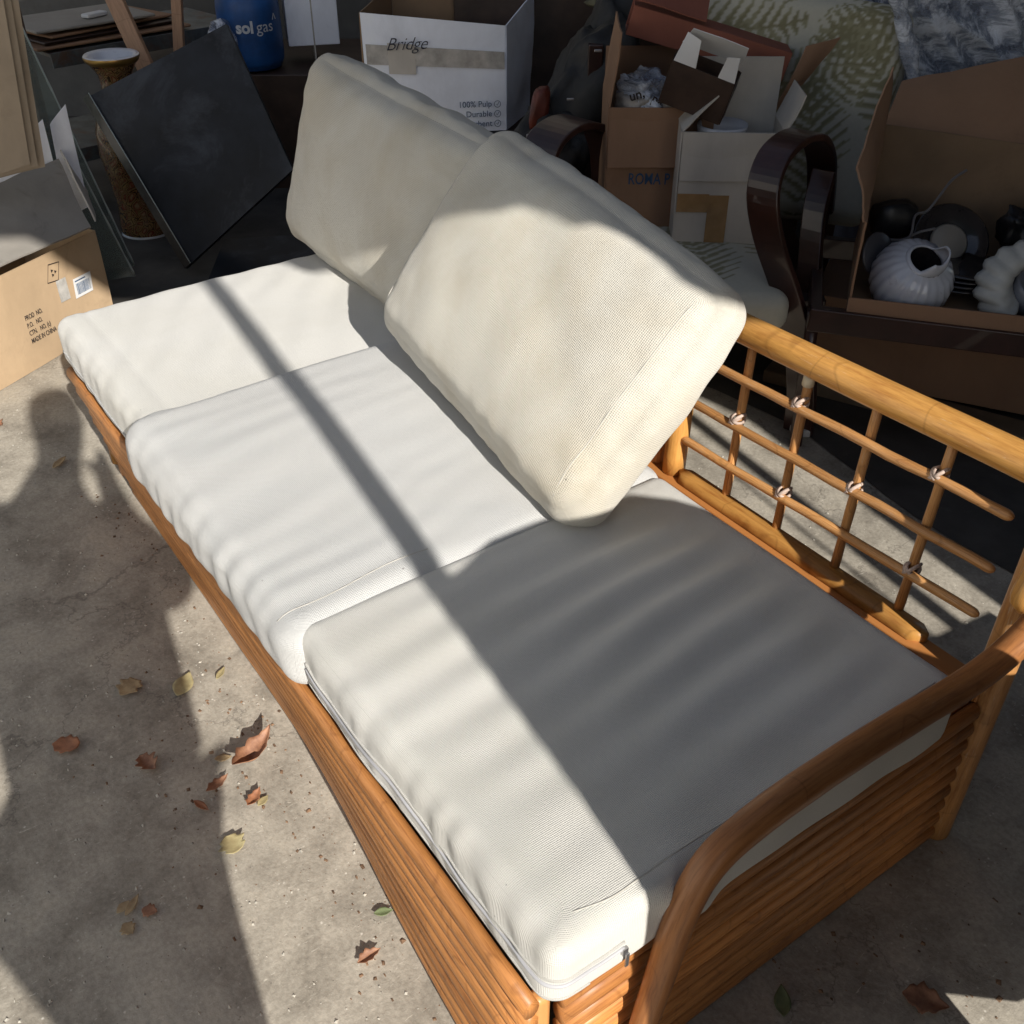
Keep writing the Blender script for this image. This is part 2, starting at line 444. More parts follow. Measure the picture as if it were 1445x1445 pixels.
def lathe_vf(profile, seg=40, axis=None, flute=0, flamp=0.0):
    """profile [(r,z)] about a vertical axis, optionally tilted by matrix axis (4x4)"""
    V, F = [], []
    for r, z in profile:
        for s in range(seg):
            a = 2 * math.pi * s / seg
            rr = r * (1 + flamp * abs(math.sin(a * flute / 2))) if flute else r
            V.append(Vector((rr * math.cos(a), rr * math.sin(a), z)))
    for i in range(len(profile) - 1):
        for s in range(seg):
            a, b_ = i * seg + s, i * seg + (s + 1) % seg
            F.append((a, b_, b_ + seg, a + seg))
    if axis is not None: V = [axis @ v for v in V]
    return V, F

def lathe(name, profile, material, parent=None, axis=None, seg=40, **k):
    v, f = lathe_vf(profile, seg, axis, **k)
    return mobj(name, v, f, material, parent)

def sheet(name, p00, p10, p11, p01, th, material, parent=None, n=10, warp=0.0, seed=0.0, curl=None, loc=None, edge=None):
    """thick, slightly warped quad between four corners (a cardboard panel, a flap, a tape strip)"""
    a, b_, c, d = [Vector(p) for p in (p00, p10, p11, p01)]
    nn = (b_ - a).cross(d - a).normalized()
    V = []
    for side in (0, 1):
        for j in range(n + 1):
            for i in range(n + 1):
                s, t = i / n, j / n
                p = (a * (1 - s) + b_ * s) * (1 - t) + (d * (1 - s) + c * s) * t
                o = warp * hsh(s * 1.7 + seed, t * 1.7, seed * 3.1) + warp * .25 * hsh(s * 7 + seed, t * 7, seed)
                if edge: o *= min(1.0, 4 * min(s, 1 - s, t, 1 - t) + edge)
                if curl: o += curl * t * t
                V.append(p + nn * (o + (th if side else 0)))
    F = []; m_ = n + 1; K = m_ * m_
    for j in range(n):
        for i in range(n):
            q = j * m_ + i
            F.append((q, q + m_, q + m_ + 1, q + 1)); F.append((K + q, K + q + 1, K + q + m_ + 1, K + q + m_))
    for i in range(n):
        F.append((i, i + 1, K + i + 1, K + i)); q = n * m_ + i; F.append((q, K + q, K + q + 1, q + 1))
        q = i * m_; F.append((q, K + q, K + q + m_, q + m_)); q = i * m_ + n; F.append((q, q + m_, K + q + m_, K + q))
    o = mobj(name, V, F, material, parent, smooth=True, loc=loc)
    es = o.modifiers.new('edges', 'EDGE_SPLIT'); es.split_angle = math.radians(50)
    return o

def quad_strip(name, pts, width_vec, th, material, parent=None, loc=None):
    """flat band following pts, wide along width_vec, th thick"""
    pts = [Vector(p) for p in pts]; wv = Vector(width_vec) / 2; V, F = [], []
    N = len(pts)
    for i, p in enumerate(pts):
        t = (pts[min(i + 1, N - 1)] - pts[max(i - 1, 0)]).normalized()
        nn = t.cross(wv).normalized() * th / 2
        V += [p - wv - nn, p + wv - nn, p + wv + nn, p - wv + nn]
    for i in range(N - 1):
        for k in range(4):
            a, b_ = i * 4 + k, i * 4 + (k + 1) % 4
            F.append((a, b_, b_ + 4, a + 4))
    F.append((3, 2, 1, 0)); F.append(tuple(range((N - 1) * 4, N * 4)))
    o = mobj(name, V, F, material, parent, smooth=False, bevel=.005, loc=loc)
    return o

def text(name, body, size, origin, xdir, ydir, material, parent, shear=0.0, space=1.0, extr=.0006, bold=0.0, align='LEFT', xs=1.0):
    """flat lettering: origin, reading direction and up direction in world space"""
    cu = bpy.data.curves.new(name, 'FONT'); cu.body = body; cu.size = size; cu.shear = shear
    cu.space_character = space; cu.extrude = extr; cu.resolution_u = 3; cu.offset = bold; cu.align_x = align
    tmp = bpy.data.objects.new('tmp_text', cu)
    me = bpy.data.meshes.new_from_object(tmp)
    bpy.data.objects.remove(tmp)
    X = Vector(xdir).normalized(); Z = X.cross(Vector(ydir)).normalized(); Y = Z.cross(X)
    R = Matrix((X, Y, Z)).transposed().to_4x4(); R.translation = Vector(origin) - parent_base(parent)
    me.transform(R @ Matrix.Diagonal((xs, 1, 1, 1))); me.name = name
    me.materials.clear(); me.materials.append(material)
    o = bpy.data.objects.new(name, me); COL.objects.link(o); o.parent = parent
    return o

# ------------------------------------------------------------------ cushions
def cushion(name, wx, dy, hz, r, bulge, M4, material, label, step=.0075, wrinkle=None, base=None, group=None, paint=None, pinch=0.0, corner=0.0, bulge_side=.3, cat='cushion'):
    """soft box: rounded edges, domed faces, wrinkle(x,y,z,face)->metres outward; local z up, y depth, x width"""
    hx, hy, hh = wx / 2, dy / 2, hz / 2
    V, U, F, C, idx = [], [], [], [], {}
    def put(x, y, z, face, uv):
        # x,y,z on the box surface; inner core plus rounding
        cr = r
        if corner:
            # rounder plan corners
            ax, ay = abs(x) - (hx - corner), abs(y) - (hy - corner)
            if ax > 0 and ay > 0:
                L = math.hypot(ax, ay); m_ = max(ax, ay)
                if L > 0:
                    f_ = m_ / L
                    x = math.copysign(hx - corner + ax * f_, x); y = math.copysign(hy - corner + ay * f_, y)
        ix = max(-(hx - cr), min(hx - cr, x)); iy = max(-(hy - cr), min(hy - cr, y)); iz = max(-(hh - cr), min(hh - cr, z))
        d = Vector((x - ix, y - iy, z - iz))
        nr = d.normalized() if d.length > 1e-9 else Vector((0, 0, 1))
        p = Vector((ix, iy, iz)) + nr * cr
        qx, qy, qz = min(1, abs(x) / hx), min(1, abs(y) / hy), min(1, abs(z) / hh)
        dome = (1 - qx ** 2.6) * (1 - qy ** 2.6)
        p.z += math.copysign(bulge * dome * (abs(nr.z)), nr.z) if abs(nr.z) > .05 else 0
        sd_ = bulge * bulge_side
        p.y += nr.y * sd_ * (1 - qx ** 3) * (1 - qz ** 2); p.x += nr.x * sd_ * (1 - qy ** 3) * (1 - qz ** 2)
        if pinch:
            e_ = max(0.0, (qx ** 5 + qy ** 5)); p.z *= 1 - pinch * min(1.35, e_)
        if wrinkle: p += nr * wrinkle(p.x, p.y, p.z, nr)
        key = (round(x, 5), round(y, 5), round(z, 5), face)
        V.append(M4 @ p); U.append(uv)
        if paint: C.append(paint(uv[0], uv[1]))
        return len(V) - 1
    def face(n1, n2, fn, fid, flip):
        g = [[put(*fn(i / n1 * 2 - 1, j / n2 * 2 - 1), fid, fn2(fn(i / n1 * 2 - 1, j / n2 * 2 - 1), fid)) for i in range(n1 + 1)] for j in range(n2 + 1)]
        for j in range(n2):
            for i in range(n1):
                q = (g[j][i], g[j][i + 1], g[j + 1][i + 1], g[j + 1][i])
                F.append(q[::-1] if flip else q)
    def fn2(p, fid):
        x, y, z = p
        return ((x, y), (x, y), (x, z - hy), (x, z + hy), (z - hx, y), (z + hx, y))[fid]
    nx, ny, nzz = max(4, int(wx / step)), max(4, int(dy / step)), max(4, int(hz / step))
    face(nx, ny, lambda a, b_: (a * hx, b_ * hy, hh), 0, False)
    face(max(4, nx // 5), max(4, ny // 5), lambda a, b_: (a * hx, b_ * hy, -hh), 1, True)
    face(nx, nzz, lambda a, b_: (a * hx, -hy, b_ * hh), 2, False)
    face(nx, nzz, lambda a, b_: (a * hx, hy, b_ * hh), 3, True)
    face(ny, nzz, lambda a, b_: (-hx, a * hy, b_ * hh), 4, True)
    face(ny, nzz, lambda a, b_: (hx, a * hy, b_ * hh), 5, False)
    if base is None: base = M4.translation
    root = thing(name, base, label, cat, group)
    o = mobj('cushion_cover', V, F, material, root, uvs=U)
    me = o.data
    if paint:
        ca = me.color_attributes.new('print', 'FLOAT_COLOR', 'POINT')
        ca.data.foreach_set('color', [x for c in C for x in (*c, 1)])
    wd = o.modifiers.new('weld', 'WELD'); wd.merge_threshold = .0006
    root['hx'] = hx; root['hy'] = hy; root['hz'] = hh
    for k_ in ('hx', 'hy', 'hz'): del root[k_]
    return root

def ridge(t): return math.exp(-t * t)

# ================================================================== SETTING
gv = [(-30, -30, 0), (30, -30, 0), (30, 30, 0), (-30, 30, 0)]
ground = mobj('ground', gv, [(0, 1, 2, 3)], M['concrete'], smooth=False); props(ground, kind='structure')
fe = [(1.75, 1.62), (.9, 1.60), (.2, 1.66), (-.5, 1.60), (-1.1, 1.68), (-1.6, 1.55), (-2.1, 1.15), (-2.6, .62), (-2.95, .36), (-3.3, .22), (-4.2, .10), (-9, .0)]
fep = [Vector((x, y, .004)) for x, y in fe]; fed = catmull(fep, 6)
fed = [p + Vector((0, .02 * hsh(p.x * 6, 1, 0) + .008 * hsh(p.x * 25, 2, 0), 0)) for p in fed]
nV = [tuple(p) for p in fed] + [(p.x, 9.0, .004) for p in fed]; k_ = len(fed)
M['floor_shade'] = simple('floor_shade_dark', (.075, .068, .06), .75, .35, 4, bs=.3, bscale=40, dirt=((.15, .14, .12), 9, .58, .4))  # dark sheet over the concrete: the interior's shade put into its colour
sfl = mobj('floor_shade', nV, [(i, k_ + i, k_ + i + 1, i + 1) for i in range(k_ - 1)], M['floor_shade'], smooth=False); props(sfl, kind='structure')

# ================================================================== SOFA FRAME
sofa = thing('cane_sofa', (-.95, .43, 0), 'long cane sofa frame with ribbed base and open lattice back', 'sofa')
N_RIB = 9
def front_off(x, z):
    k = min(1.0, max(0.0, (-x - .05) / .8)); k = k * k * (3 - 2 * k)
    return .060 * k * (1 - z / .33)
ribs = []
for i in range(N_RIB):
    z = .312 - i * .0365
    x0 = -1.925 + .012 * ((i * 7) % 5) + (.015 * i if i > 1 else 0)
    path = [(x0 + (0.0 - x0) * t / 24, -.002 + front_off(x0 - x0 * t / 24, z) + .0015 * hsh(i * 3.3, t * .4, 1), z + .0015 * hsh(t * .35, i, 5)) for t in range(25)]
    tube('cane_pole', path, .0180 + .0008 * math.sin(i * 2.3), M['cane_rib'], sofa, seg=14, seed=i * .37, jit=.04, squash=.66)
for i in range(N_RIB):
    z = .310 - i * .0365
    path = [(.006 + .001 * hsh(i, t * .5, 2), .035 + (.845 - .035) * t / 12, z) for t in range(13)]
    tube('cane_pole', path, .0180 + .0008 * math.sin(i * 1.7), M['cane_rib'], sofa, seg=14, seed=5 + i * .41, jit=.04, squash=.66)
for i in range(N_RIB):
    z = .310 - i * .0365
    tube('cane_pole', [(-1.91, .05 + .78 * t / 6, z) for t in range(7)], .0165, M['cane_rib'], sofa, seg=8, seed=9 + i * .3)
# inner carcass and seat deck
boxobj('base_panel', (-.95, .455, .16), (1.86, .76, .30), M['dark_wood'], sofa)
boxobj('seat_deck', (-.955, .44, .322), (1.90, .82, .018), M['cane_rib'], sofa)
# corner facing at the near front corner
boxobj('corner_block', (-.010, .016, .160), (.024, .026, .315), M['cane_worn'], sofa, bevel=.01)
# back panels under the back rail
for i in range(8):
    z = .30 - i * .036
    tube('cane_pole', [(-1.9 + 1.88 * t / 6, .850, z) for t in range(7)], .017, M['cane_rib'], sofa, seg=8, seed=14 + i * .3)
# back: rails, posts and lattice
YB = .893
tube('back_rail', catmull([(-1.93, YB + .01, .69), (-1.4, YB, .705), (-.75, YB, .706), (-.35, YB, .712), (.03, YB - .005, .722), (.09, YB - .02, .70)]), .0265, M['cane'], sofa, seg=18, seed=.3)
def lath(name, x0, x1, y, z, wd, th):
    n = 30; V, F = [], []
    for i in range(n + 1):
        t = i / n; x = x0 + (x1 - x0) * t
        e = min(t, 1 - t) * abs(x1 - x0); k = 1 if e > wd / 2 else math.sqrt(max(.03, 1 - ((wd / 2 - e) / (wd / 2)) ** 2))
        for (a, b_) in ((-1, -.4), (-.7, 1), (.7, 1), (1, -.4), (.7, -1), (-.7, -1)):
            V.append(Vector((x, y + a * wd / 2 * k, z + b_ * th / 2)))
    for i in range(n):
        for k in range(6):
            a, b_ = i * 6 + k, i * 6 + (k + 1) % 6; F.append((a, b_, b_ + 6, a + 6))
    F.append(tuple(range(5, -1, -1))); F.append(tuple(range(n * 6, n * 6 + 6)))
    uv = [(v.y * 1.0, v.x) for v in V]
    return mobj(name, V, F, M['cane'], sofa, uvs=uv, smooth=True)
lath('lower_lath', -.715, -.118, .880, .350, .046, .022)
lath('lower_lath', -1.31, -.78, .880, .350, .046, .022)
lath('lower_lath', -1.90, -1.37, .880, .350, .046, .022)
boxobj('back_base_rail', (-.95, .868, .334), (1.91, .045, .02), M['cane_rib'], sofa)
def post(x, y, z0, z1, r, mt='cane', s=0.0, lean=0.0):
    tube('post', [(x, y + lean * t, z0 + (z1 - z0) * t) for t in [i / 8 for i in range(9)]], r, M[mt], sofa, seg=16, seed=s)
post(-.735, .882, .345, .69, .0235, s=.8, lean=.008); post(-.79, .885, .0, .69, .020, 'cane_worn', s=1.3)
post(-1.345, .885, .345, .69, .0235, s=2.1); post(-1.93, .86, .0, .69, .025, s=2.6)
post(.004, .868, .0, .71, .0265, 'cane_worn', s=3.1, lean=.02)
XR = [-.183, -.321, -.461, -.593]
for i, x in enumerate(XR):
    tube('upright_rod', [(x + .002 * hsh(i, t, 0) + .012 * (t / 10 - .5), YB + .002, .345 + .350 * t / 10) for t in range(11)], .0084, M['cane_worn'], sofa, seg=10, seed=i * .9, jit=.08)
ZR = [.628, .531, .442]
for j, z in enumerate(ZR):
    tube('cross_rod', [(-.745 + .695 * t / 16, YB - .014 - .002 * hsh(t * .5, j, 2), z - .012 + .022 * t / 16 + .003 * hsh(t * .4, j * 5, 3)) for t in [q for q in range(16)] + [15.5, 15.7, 15.8, 15.87, 15.93, 15.97, 16]], lambda t: .0084, M['cane_worn'], sofa, seg=10, seed=3 + j * .9, jit=.08, round_end=.012)
for k, x0 in enumerate((-1.31, -1.90)):
    for i in range(4):
        x = x0 + .06 + i * .135
        tube('upright_rod', [(x, YB, .345), (x + .004, YB, .52), (x + .002, YB, .695)], .0078, M['cane_worn'], sofa, seg=8, seed=i + k)
    for j, z in enumerate(ZR):
        tube('cross_rod', [(x0, YB - .014, z), (x0 + .27, YB - .014, z + .004), (x0 + .53, YB - .014, z)], .0072, M['cane_worn'], sofa, seg=8, seed=i + k + .5)
def lashing(x, z, s):
    V, F, U = [], [], []
    for q, (ang, off) in enumerate(((.70, -.002), (.95, .005), (-.75, 0), (-.5, .004))):
        ring = []
        for k in range(17):
            a = 2 * math.pi * k / 16
            dx, dz = math.cos(ang), math.sin(ang)
            ring.append(Vector((x + dx * math.cos(a) * .0105 + off, YB - .006 + math.sin(a) * .0145, z + dz * math.cos(a) * .0105 + off)))
        v, f, u = tube_vf(ring, .0033, seg=8, cap=False, squash=.8)
        k0 = len(V); V += v; U += u; F += [tuple(i + k0 for i in g) for g in f]
    mobj('lashing', V, F, M['lash'], sofa, uvs=U)
for (i, j) in ((2, 0), (3, 1), (1, 1), (0, 0), (2, 2), (0, 2)):
    lashing(XR[i] + .0, ZR[j] + .004 + (.008 if i < 1 else 0) - .002, i + j)
tube('tape_wrap', [(XR[2] + .0035, YB + .002, .615 + .05), (XR[2] + .005, YB + .001, .675), (XR[2] + .006, YB + .002, .692)], lambda t: .0105 + .0012 * math.sin(t * 9), M['tape'], sofa, seg=12)
# arms
arm = [(.046, .118, .02), (.047, .135, .14), (.048, .158, .28), (.049, .180, .41), (.049, .215, .480), (.049, .285, .506), (.049, .40, .513), (.049, .55, .508), (.049, .68, .498), (.048, .78, .506), (.047, .86, .545), (.045, .92, .60)]
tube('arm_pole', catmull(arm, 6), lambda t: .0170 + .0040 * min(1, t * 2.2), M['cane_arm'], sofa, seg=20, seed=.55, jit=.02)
tube('arm_pole', [(-1.950, .03 + .84 * t / 10, .414) for t in range(11)], .020, M['cane'], sofa, seg=14, seed=4.5)
for y in (.06, .45, .82): tube('post', [(-1.953, y, .02), (-1.955, y, .2), (-1.955, y, .40)], .018, M['cane'], sofa, seg=10, seed=y)
sp = [(.012, .90, .72), (.03, .86, .70), (.05, .80, .66), (.07, .74, .60)]
tube('corner_brace', catmull([(.028, .905, .735), (.03, .86, .66), (.03, .835, .60), (.028, .82, .545)], 5), .024, M['cane'], sofa, seg=16, seed=6.1, round_end=.03)

# ================================================================== CUSHIONS
def wr_near(x, y, z, nr):
    # long soft folds running front to back, gathered near the front edge
    o = 0.0
    if nr.z > .1:
        g = x + .10 * (y + .3) + .012 * hsh(x * 3, y * 4, 3)
        amp = (.0030 + .0080 * min(1, max(0, (y + .22) * 4))) * (.55 + .45 * hsh(x * 2.2, y * 1.5, 9)) * min(1, (y + .42) * 5) * (.45 + .55 * min(1, max(0, (x + .25) * 5)))
        amp *= min(1.0, max(0.0, (.352 - y) * 9)) * min(1.0, max(0, (.325 - abs(x)) * 12))
        o += amp * math.sin(g * 2 * math.pi / .082 + 1.4 * hsh(x * 5, y * 2, 1))
        o += .0014 * hsh(x * 26, y * 6, 4) * max(0, 1 - (y + .385) * 5)
    o += .003 * hsh(x * 5, y * 5, z * 5)
    f_ = max(0.0, -nr.y)
    o += f_ * .0022 * hsh(x * 30, z * 5, 7) + f_ * .0009 * math.sin(x * 95 + 5 * hsh(x * 6, z * 8, 2))
    if nr.x > .5:
        o += .006 * hsh(y * 9, z * 9, 11) + .010 * ridge((y + .17 + z * .8) / .028)
    return o
def wr_mid(x, y, z, nr):
    o = .004 * hsh(x * 4, y * 4, z * 4 + 9)
    if nr.z > .1:
        g = x + .16 * (y + .3) + .02 * hsh(x * 3, y * 3, 13)
        k = max(0.1, 1 - (y + .385) * 1.25)
        o += .0005 * k * (1 + 1.5 * hsh(x * 2, y * 2, 50)) * math.sin(g * 2 * math.pi / .066 + 6.5 * hsh(x * 5, y * 2.5, 21))
        o += .0026 * k * hsh(x * 17 + 2 * hsh(x * 3, y * 3, 8), y * 4, 17)
        o -= .010 * ridge((y - .20 - .04 * hsh(x * 4, 0, 0)) / .02) * ridge((x - .16) / .2)
        o += .012 * ridge((y - .225) / .03) * ridge((x - .16) / .22)
    f_ = max(0.0, -nr.y)
    o += f_ * (.0028 * hsh(x * 28, z * 5, 27) + .0012 * math.sin(x * 80 + 4 * hsh(x * 5, z * 9, 2)))
    if nr.x < -.4: o += .004 * math.sin(y * 60 + 3 * hsh(y * 6, z * 6, 1)) * max(0, 1 - (y + .385) * 4)
    return o
def wr_far(x, y, z, nr):
    o = .003 * hsh(x * 4, y * 4, z * 4 + 19)
    if nr.z > .1:
        g = x * .55 + y * .9 + .03 * hsh(x * 3, y * 3, 33)
        o += .0009 * math.sin(g * 2 * math.pi / .095 + 3 * hsh(x * 4, y * 3, 31))
        o -= .003 * ridge((y + .385 - .075) / .01)
    f_ = max(0.0, -nr.y)
    o += f_ * .0035 * hsh(x * 22, z * 6, 37)
    return o
def T(x, y, z, e=(0, 0, 0)):
    return Matrix.Translation((x, y, z)) @ Euler(e).to_matrix().to_4x4()

far = cushion('seat_cushion', .66, .76, .128, .034, .010, T(-1.615, .378, .398, (0, 0, .012)), M['seat_cloth'],
              'off-white seat cushion at the far end of the sofa, beside the tan carton', wrinkle=wr_far, base=(-1.615, .365, .333), corner=.05)
mid = cushion('seat_cushion', .745, .775, .135, .045, .014, T(-.975, .356, .408, (0, .036, .02)), M['white_cloth'],
              'white wrinkled middle seat cushion lapping over the far one', wrinkle=wr_mid, base=(-.975, .343, .334), corner=.07)
near = cushion('seat_cushion', .665, .738, .125, .030, .008, T(-.300, .370, .397, (0, 0, 0)), M['seat_cloth'],
               'off-white seat cushion at the near end with a zip and striped folds, partly in shadow', wrinkle=wr_near, base=(-.312, .388, .333), corner=.055)

from mathutils.bvhtree import BVHTree
def surf(root):
    o = [c for c in root.children if c.name.startswith('cushion_cover')][0]; base = parent_base(root)
    bv = BVHTree.FromPolygons([v.co + base for v in o.data.vertices], [tuple(p.vertices) for p in o.data.polygons])
    def f_(p, d, off=.0008):
        hit = bv.ray_cast(Vector(p) - Vector(d).normalized() * .4, Vector(d))
        return hit[0] + hit[1] * off if hit[0] is not None else Vector(p)
    return f_
# piping, zip and seams
def smooth_path(f_, pts, d, k=6, off=.0008):
    return catmull([f_(p, d(i) if callable(d) else d, off) for i, p in enumerate(pts)], k)
def edge_path(cx, cy, hx, hy, z, pts, out=0.0, corner=.055):
    return [Vector((cx + sx, cy + sy, z + dz)) for sx, sy, dz in pts]
sfz = surf(near)
zc = []
for i in range(12):
    zc.append(((-.60 + .50 * i / 11, -.02, .388 - .006 * math.sin(i * .8)), Vector((0, 1, 0))))
for i in range(1, 8):
    a = i / 8 * math.pi / 2; zc.append(((-.055 + math.sin(a) * .1, .075 - math.cos(a) * .1, .388), Vector((-math.sin(a), math.cos(a), 0))))
zc += [((.05, .075, .388), Vector((-1, 0, 0))), ((.05, .105, .391), Vector((-1, 0, 0)))]
zp = catmull([sfz(p, d, .0005) for p, d in zc], 6)
tube('zip', zp, .0030, M['zip'], near, seg=8)
zp2 = catmull([sfz((p[0], p[1], p[2] + .012), d, .0) for p, d in zc], 6)
tube('piping', zp2, .0026, M['seat_cloth'], near, seg=6)
zp3 = catmull([sfz((p[0], p[1], p[2] - .030), d, .0) for p, d in zc[:-2]], 6)
tube('piping', zp3, .0022, M['seat_cloth'], near, seg=6)
zq = sfz((.05, .105, .386), (-1, 0, 0), .002)
v1, f1 = box_vf(zq, (.005, .008, .012)); v2, f2 = box_vf(zq + Vector((.003, .003, -.018)), (.002, .005, .026))
mobj('zip_pull', *join((v1, f1), (v2, f2)), M['metal'], near, smooth=False)
# stitched seam along the right top edge
sf_ = surf(near)
M['seam'] = simple('seam_thread', (.46, .44, .40), .9, .1)
tube('seam', smooth_path(sf_, [(.006 + .0015 * math.sin(t * 1.3) - (.008 if t == 0 else 0), .055 + .64 * t / 14, .46) for t in range(15)], (0, 0, -1), 6, .0000), .0012, M['seam'], near, seg=5)
sff = surf(far)
tube('piping', smooth_path(sff, [(-1.90 + .60 * t / 12, -.03, .385 - .015 * t / 12) for t in range(13)], (0, 1, 0), 5, .0), .0028, M['white_cloth'], far, seg=6)
sm2 = surf(mid)
tube('seam', [sm2((-.655 + .006 * math.sin(t * .2), -.012 + .27 * t / 30, .48), (0, 0, -1), .0002) for t in range(31)], .0010, M['seam'], mid, seg=5)

def wr_back(seed, k=1.0):
    def f_(x, y, z, nr):
        o = .012 * hsh(x * 2.6 + seed, y * 2.6, z * 2 + seed) + .004 * hsh(x * 9 + seed, y * 9, z * 9)
        if nr.z > .1:
            # soft diagonal creases across the face
            g = x * .8 - y * .6
            o += .0018 * k * math.sin(g * 26 + 3 * hsh(x * 3, y * 3, seed))
            q = (x * .5 + y * .8 + .02)
            o -= .010 * k * ridge((q - .1) / .045) * ridge((x - .1) / .25)
            o += .006 * k * ridge((q + .02) / .05) * ridge((x - .1) / .3)
            e = max(abs(x) / .33, abs(y) / .22)
            o += .0035 * hsh(x * 24 + seed, y * 24, 5) * max(0, e - .7) * 3
        else:
            o += .005 * hsh(x * 16 + seed, y * 16, z * 5)
        return o
    return f_
def back_matrix(cx, cy, cz, ex, ey, ez):
    # local x width, local y = height of the cushion, local z = outward face
    R = (Matrix.Rotation(ez, 4, 'Z') @ Matrix.Rotation(ey, 4, 'Y') @ Matrix.Rotation(ex, 4, 'X'))
    return Matrix.Translation((cx, cy, cz)) @ R @ Matrix.Rotation(math.radians(90), 4, 'X')
bfar = cushion('back_cushion', .77, .460, .145, .05, .036, back_matrix(-1.655, .765, .678, math.radians(-17), .07, .04), M['warm_cloth'],
               'cream back cushion in the shade at the far end, half hidden by its neighbour', wrinkle=wr_back(3.0, .5), base=(-1.62, .72, .46), bulge_side=.3, corner=.05, pinch=.18)
bnear = cushion('back_cushion', .745, .465, .140, .055, .036, back_matrix(-.888, .652, .690, math.radians(-37), .112, -.063), M['warm_cloth'],
                'large cream stained back cushion leaning tilted on the middle of the sofa', wrinkle=wr_back(8.0, .45), base=(-.86, .6, .46), bulge_side=.3, corner=.05, pinch=.16)
Mb = back_matrix(-.888, .652, .690, math.radians(-37), .112, -.063)
sb_ = surf(bnear); zd = Mb.to_3x3() @ Vector((0, 0, -1))
tube('seam', smooth_path(sb_, [Mb @ Vector((.325, -.20 + .41 * t / 12, .08)) for t in range(13)], zd, 6, .0), .0011, M['seam'], bnear, seg=5)
tube('seam', smooth_path(sb_, [Mb @ Vector((-.340, -.20 + .40 * t / 12, .08)) for t in range(13)], zd, 6, .0), .0011, M['seam'], bnear, seg=5)
# ================================================================== YARD BEHIND AND BESIDE THE SOFA (mostly outside the view, it shades it)
def prism_x(name, poly, x, th, material, label=None, cat=None, kind=None, parent=None, holes=None):
    """outline in (y, z) given thickness along x"""
    n_ = len(poly)
    V = [(x - th / 2, y, z) for y, z in poly] + [(x + th / 2, y, z) for y, z in poly]
    F = [tuple(range(n_ - 1, -1, -1)), tuple(range(n_, 2 * n_))] + [(i, (i + 1) % n_, n_ + (i + 1) % n_, n_ + i) for i in range(n_)]
    o = mobj(name, V, F, material, parent, smooth=False)
    return props(o, label, cat, None, kind)

def boxthing(name, c, size, material, label=None, cat=None, kind=None, rot=None, bevel=.006):
    v, f = box_vf(c, size, rot)
    o = mobj(name, v, f, material, smooth=False, bevel=bevel, loc=(c[0], c[1], c[2] - size[2] / 2))
    return props(o, label, cat, None, kind)

RV = Matrix((RGT, FWD, Vector((0, 0, 1)))).transposed()      # rotation of the yard frame
boxthing('back_wall', W(0, 5.75, 2.3), (9, .2, 4.6), M['wall'], 'grey plastered wall at the back of the store', 'wall', rot=RV)
boxthing('side_wall', (1.62, 4.24, 2.3), (.2, 6.0, 4.6), M['wall'], 'grey wall closing the right side of the store', 'wall')
V = [(-6.5, 3.2, 3.9), (-1.5, 2.6, 3.3), (1.52, .45, 2.65), (1.52, 7.4, 2.65), (-1.5, 7.4, 3.3), (-6.5, 7.4, 3.9)]
V += [(x, y, z + .06) for x, y, z in V]
F = [(0, 1, 4, 5), (1, 2, 3, 4), (6, 11, 10, 7), (7, 10, 9, 8)] + [(i, (i + 1) % 6, (i + 1) % 6 + 6, i + 6) for i in range(6)]
props(mobj('roof', V, F, M['roof'], smooth=False), 'sloping sheet roof over the store', 'roof')
boxthing('bounce_wall', (.6, -5.3, 1.65), (11, .2, 3.3), simple('bounce_wall_white', (.80, .79, .76), .9, .05, 3), 'added white wall out of view, bouncing sun onto the cushions', 'wall', rot=Matrix.Rotation(math.radians(-38), 3, 'Z'))  # unseen reflector wall, added to light faces turned towards the camera
tp = [(-1.9, 4.6), (-1.5, 3.2), (-1.1, 2.92), (-.7, 2.84), (-.53, 2.80), (-.455, 2.785), (-.377, 2.69), (-.266, 2.59), (-.12, 2.53), (.011, 2.455), (.07, 2.455), (.115, 2.414), (.133, 2.377), (.158, 2.354), (.216, 2.345),
      (.261, 2.318), (.296, 2.288), (.328, 2.284), (.347, 2.248), (.358, 2.204), (.385, 2.197), (.408, 2.157), (.42, 2.098), (.42, 2.04), (.439, 2.002), (.479, 1.978),
      (.60, 1.93), (.85, 1.82), (1.18, 1.66), (1.26, 1.5), (1.26, 4.6)]
prism_x('shade_tarp', tp, 1.5, .012, M['tarp'], 'green tarpaulin added out of view to cast the upper shade', 'shade_tarp')  # unseen caster added; its lower edge is drawn from the shade boundary
pn = [(-.058, .55), (-.058, 1.637), (.0, 1.645), (.075, 1.666), (.163, 1.665), (.302, 1.654), (.358, 1.648), (.419, 1.616), (.464, 1.575), (.507, 1.47), (.53, 1.385),
      (.60, 1.29), (.66, 1.23), (.80, 1.17), (1.04, 1.02), (1.21, 1.01), (1.21, .58), (.75, .58), (.74, .66), (.60, .69), (.541, .700), (.453, .740), (.44, .60), (.42, .58), (-.05, .58)]
pn = [(y + .134, max(.02, z - .5603)) for y, z in pn]
prism_x('shade_board', pn, .51, .02, M['dark_wood'], 'added dark board out of view, outlined to shade the near end of the sofa', 'board')  # unseen caster added; its outline follows the shadow on the near cushion
tube_pts = [(1.53, .026 - .0475 * z, z) for z in (0, .8, 1.6, 2.4, 3.1, 3.9)]
v, f, u = tube_vf(tube_pts, .025, seg=16)
props(mobj('steel_post', v, f, M['steelpost'], uvs=u, loc=(1.53, .026, 0)), 'slim steel post holding up the roof edge', 'post')

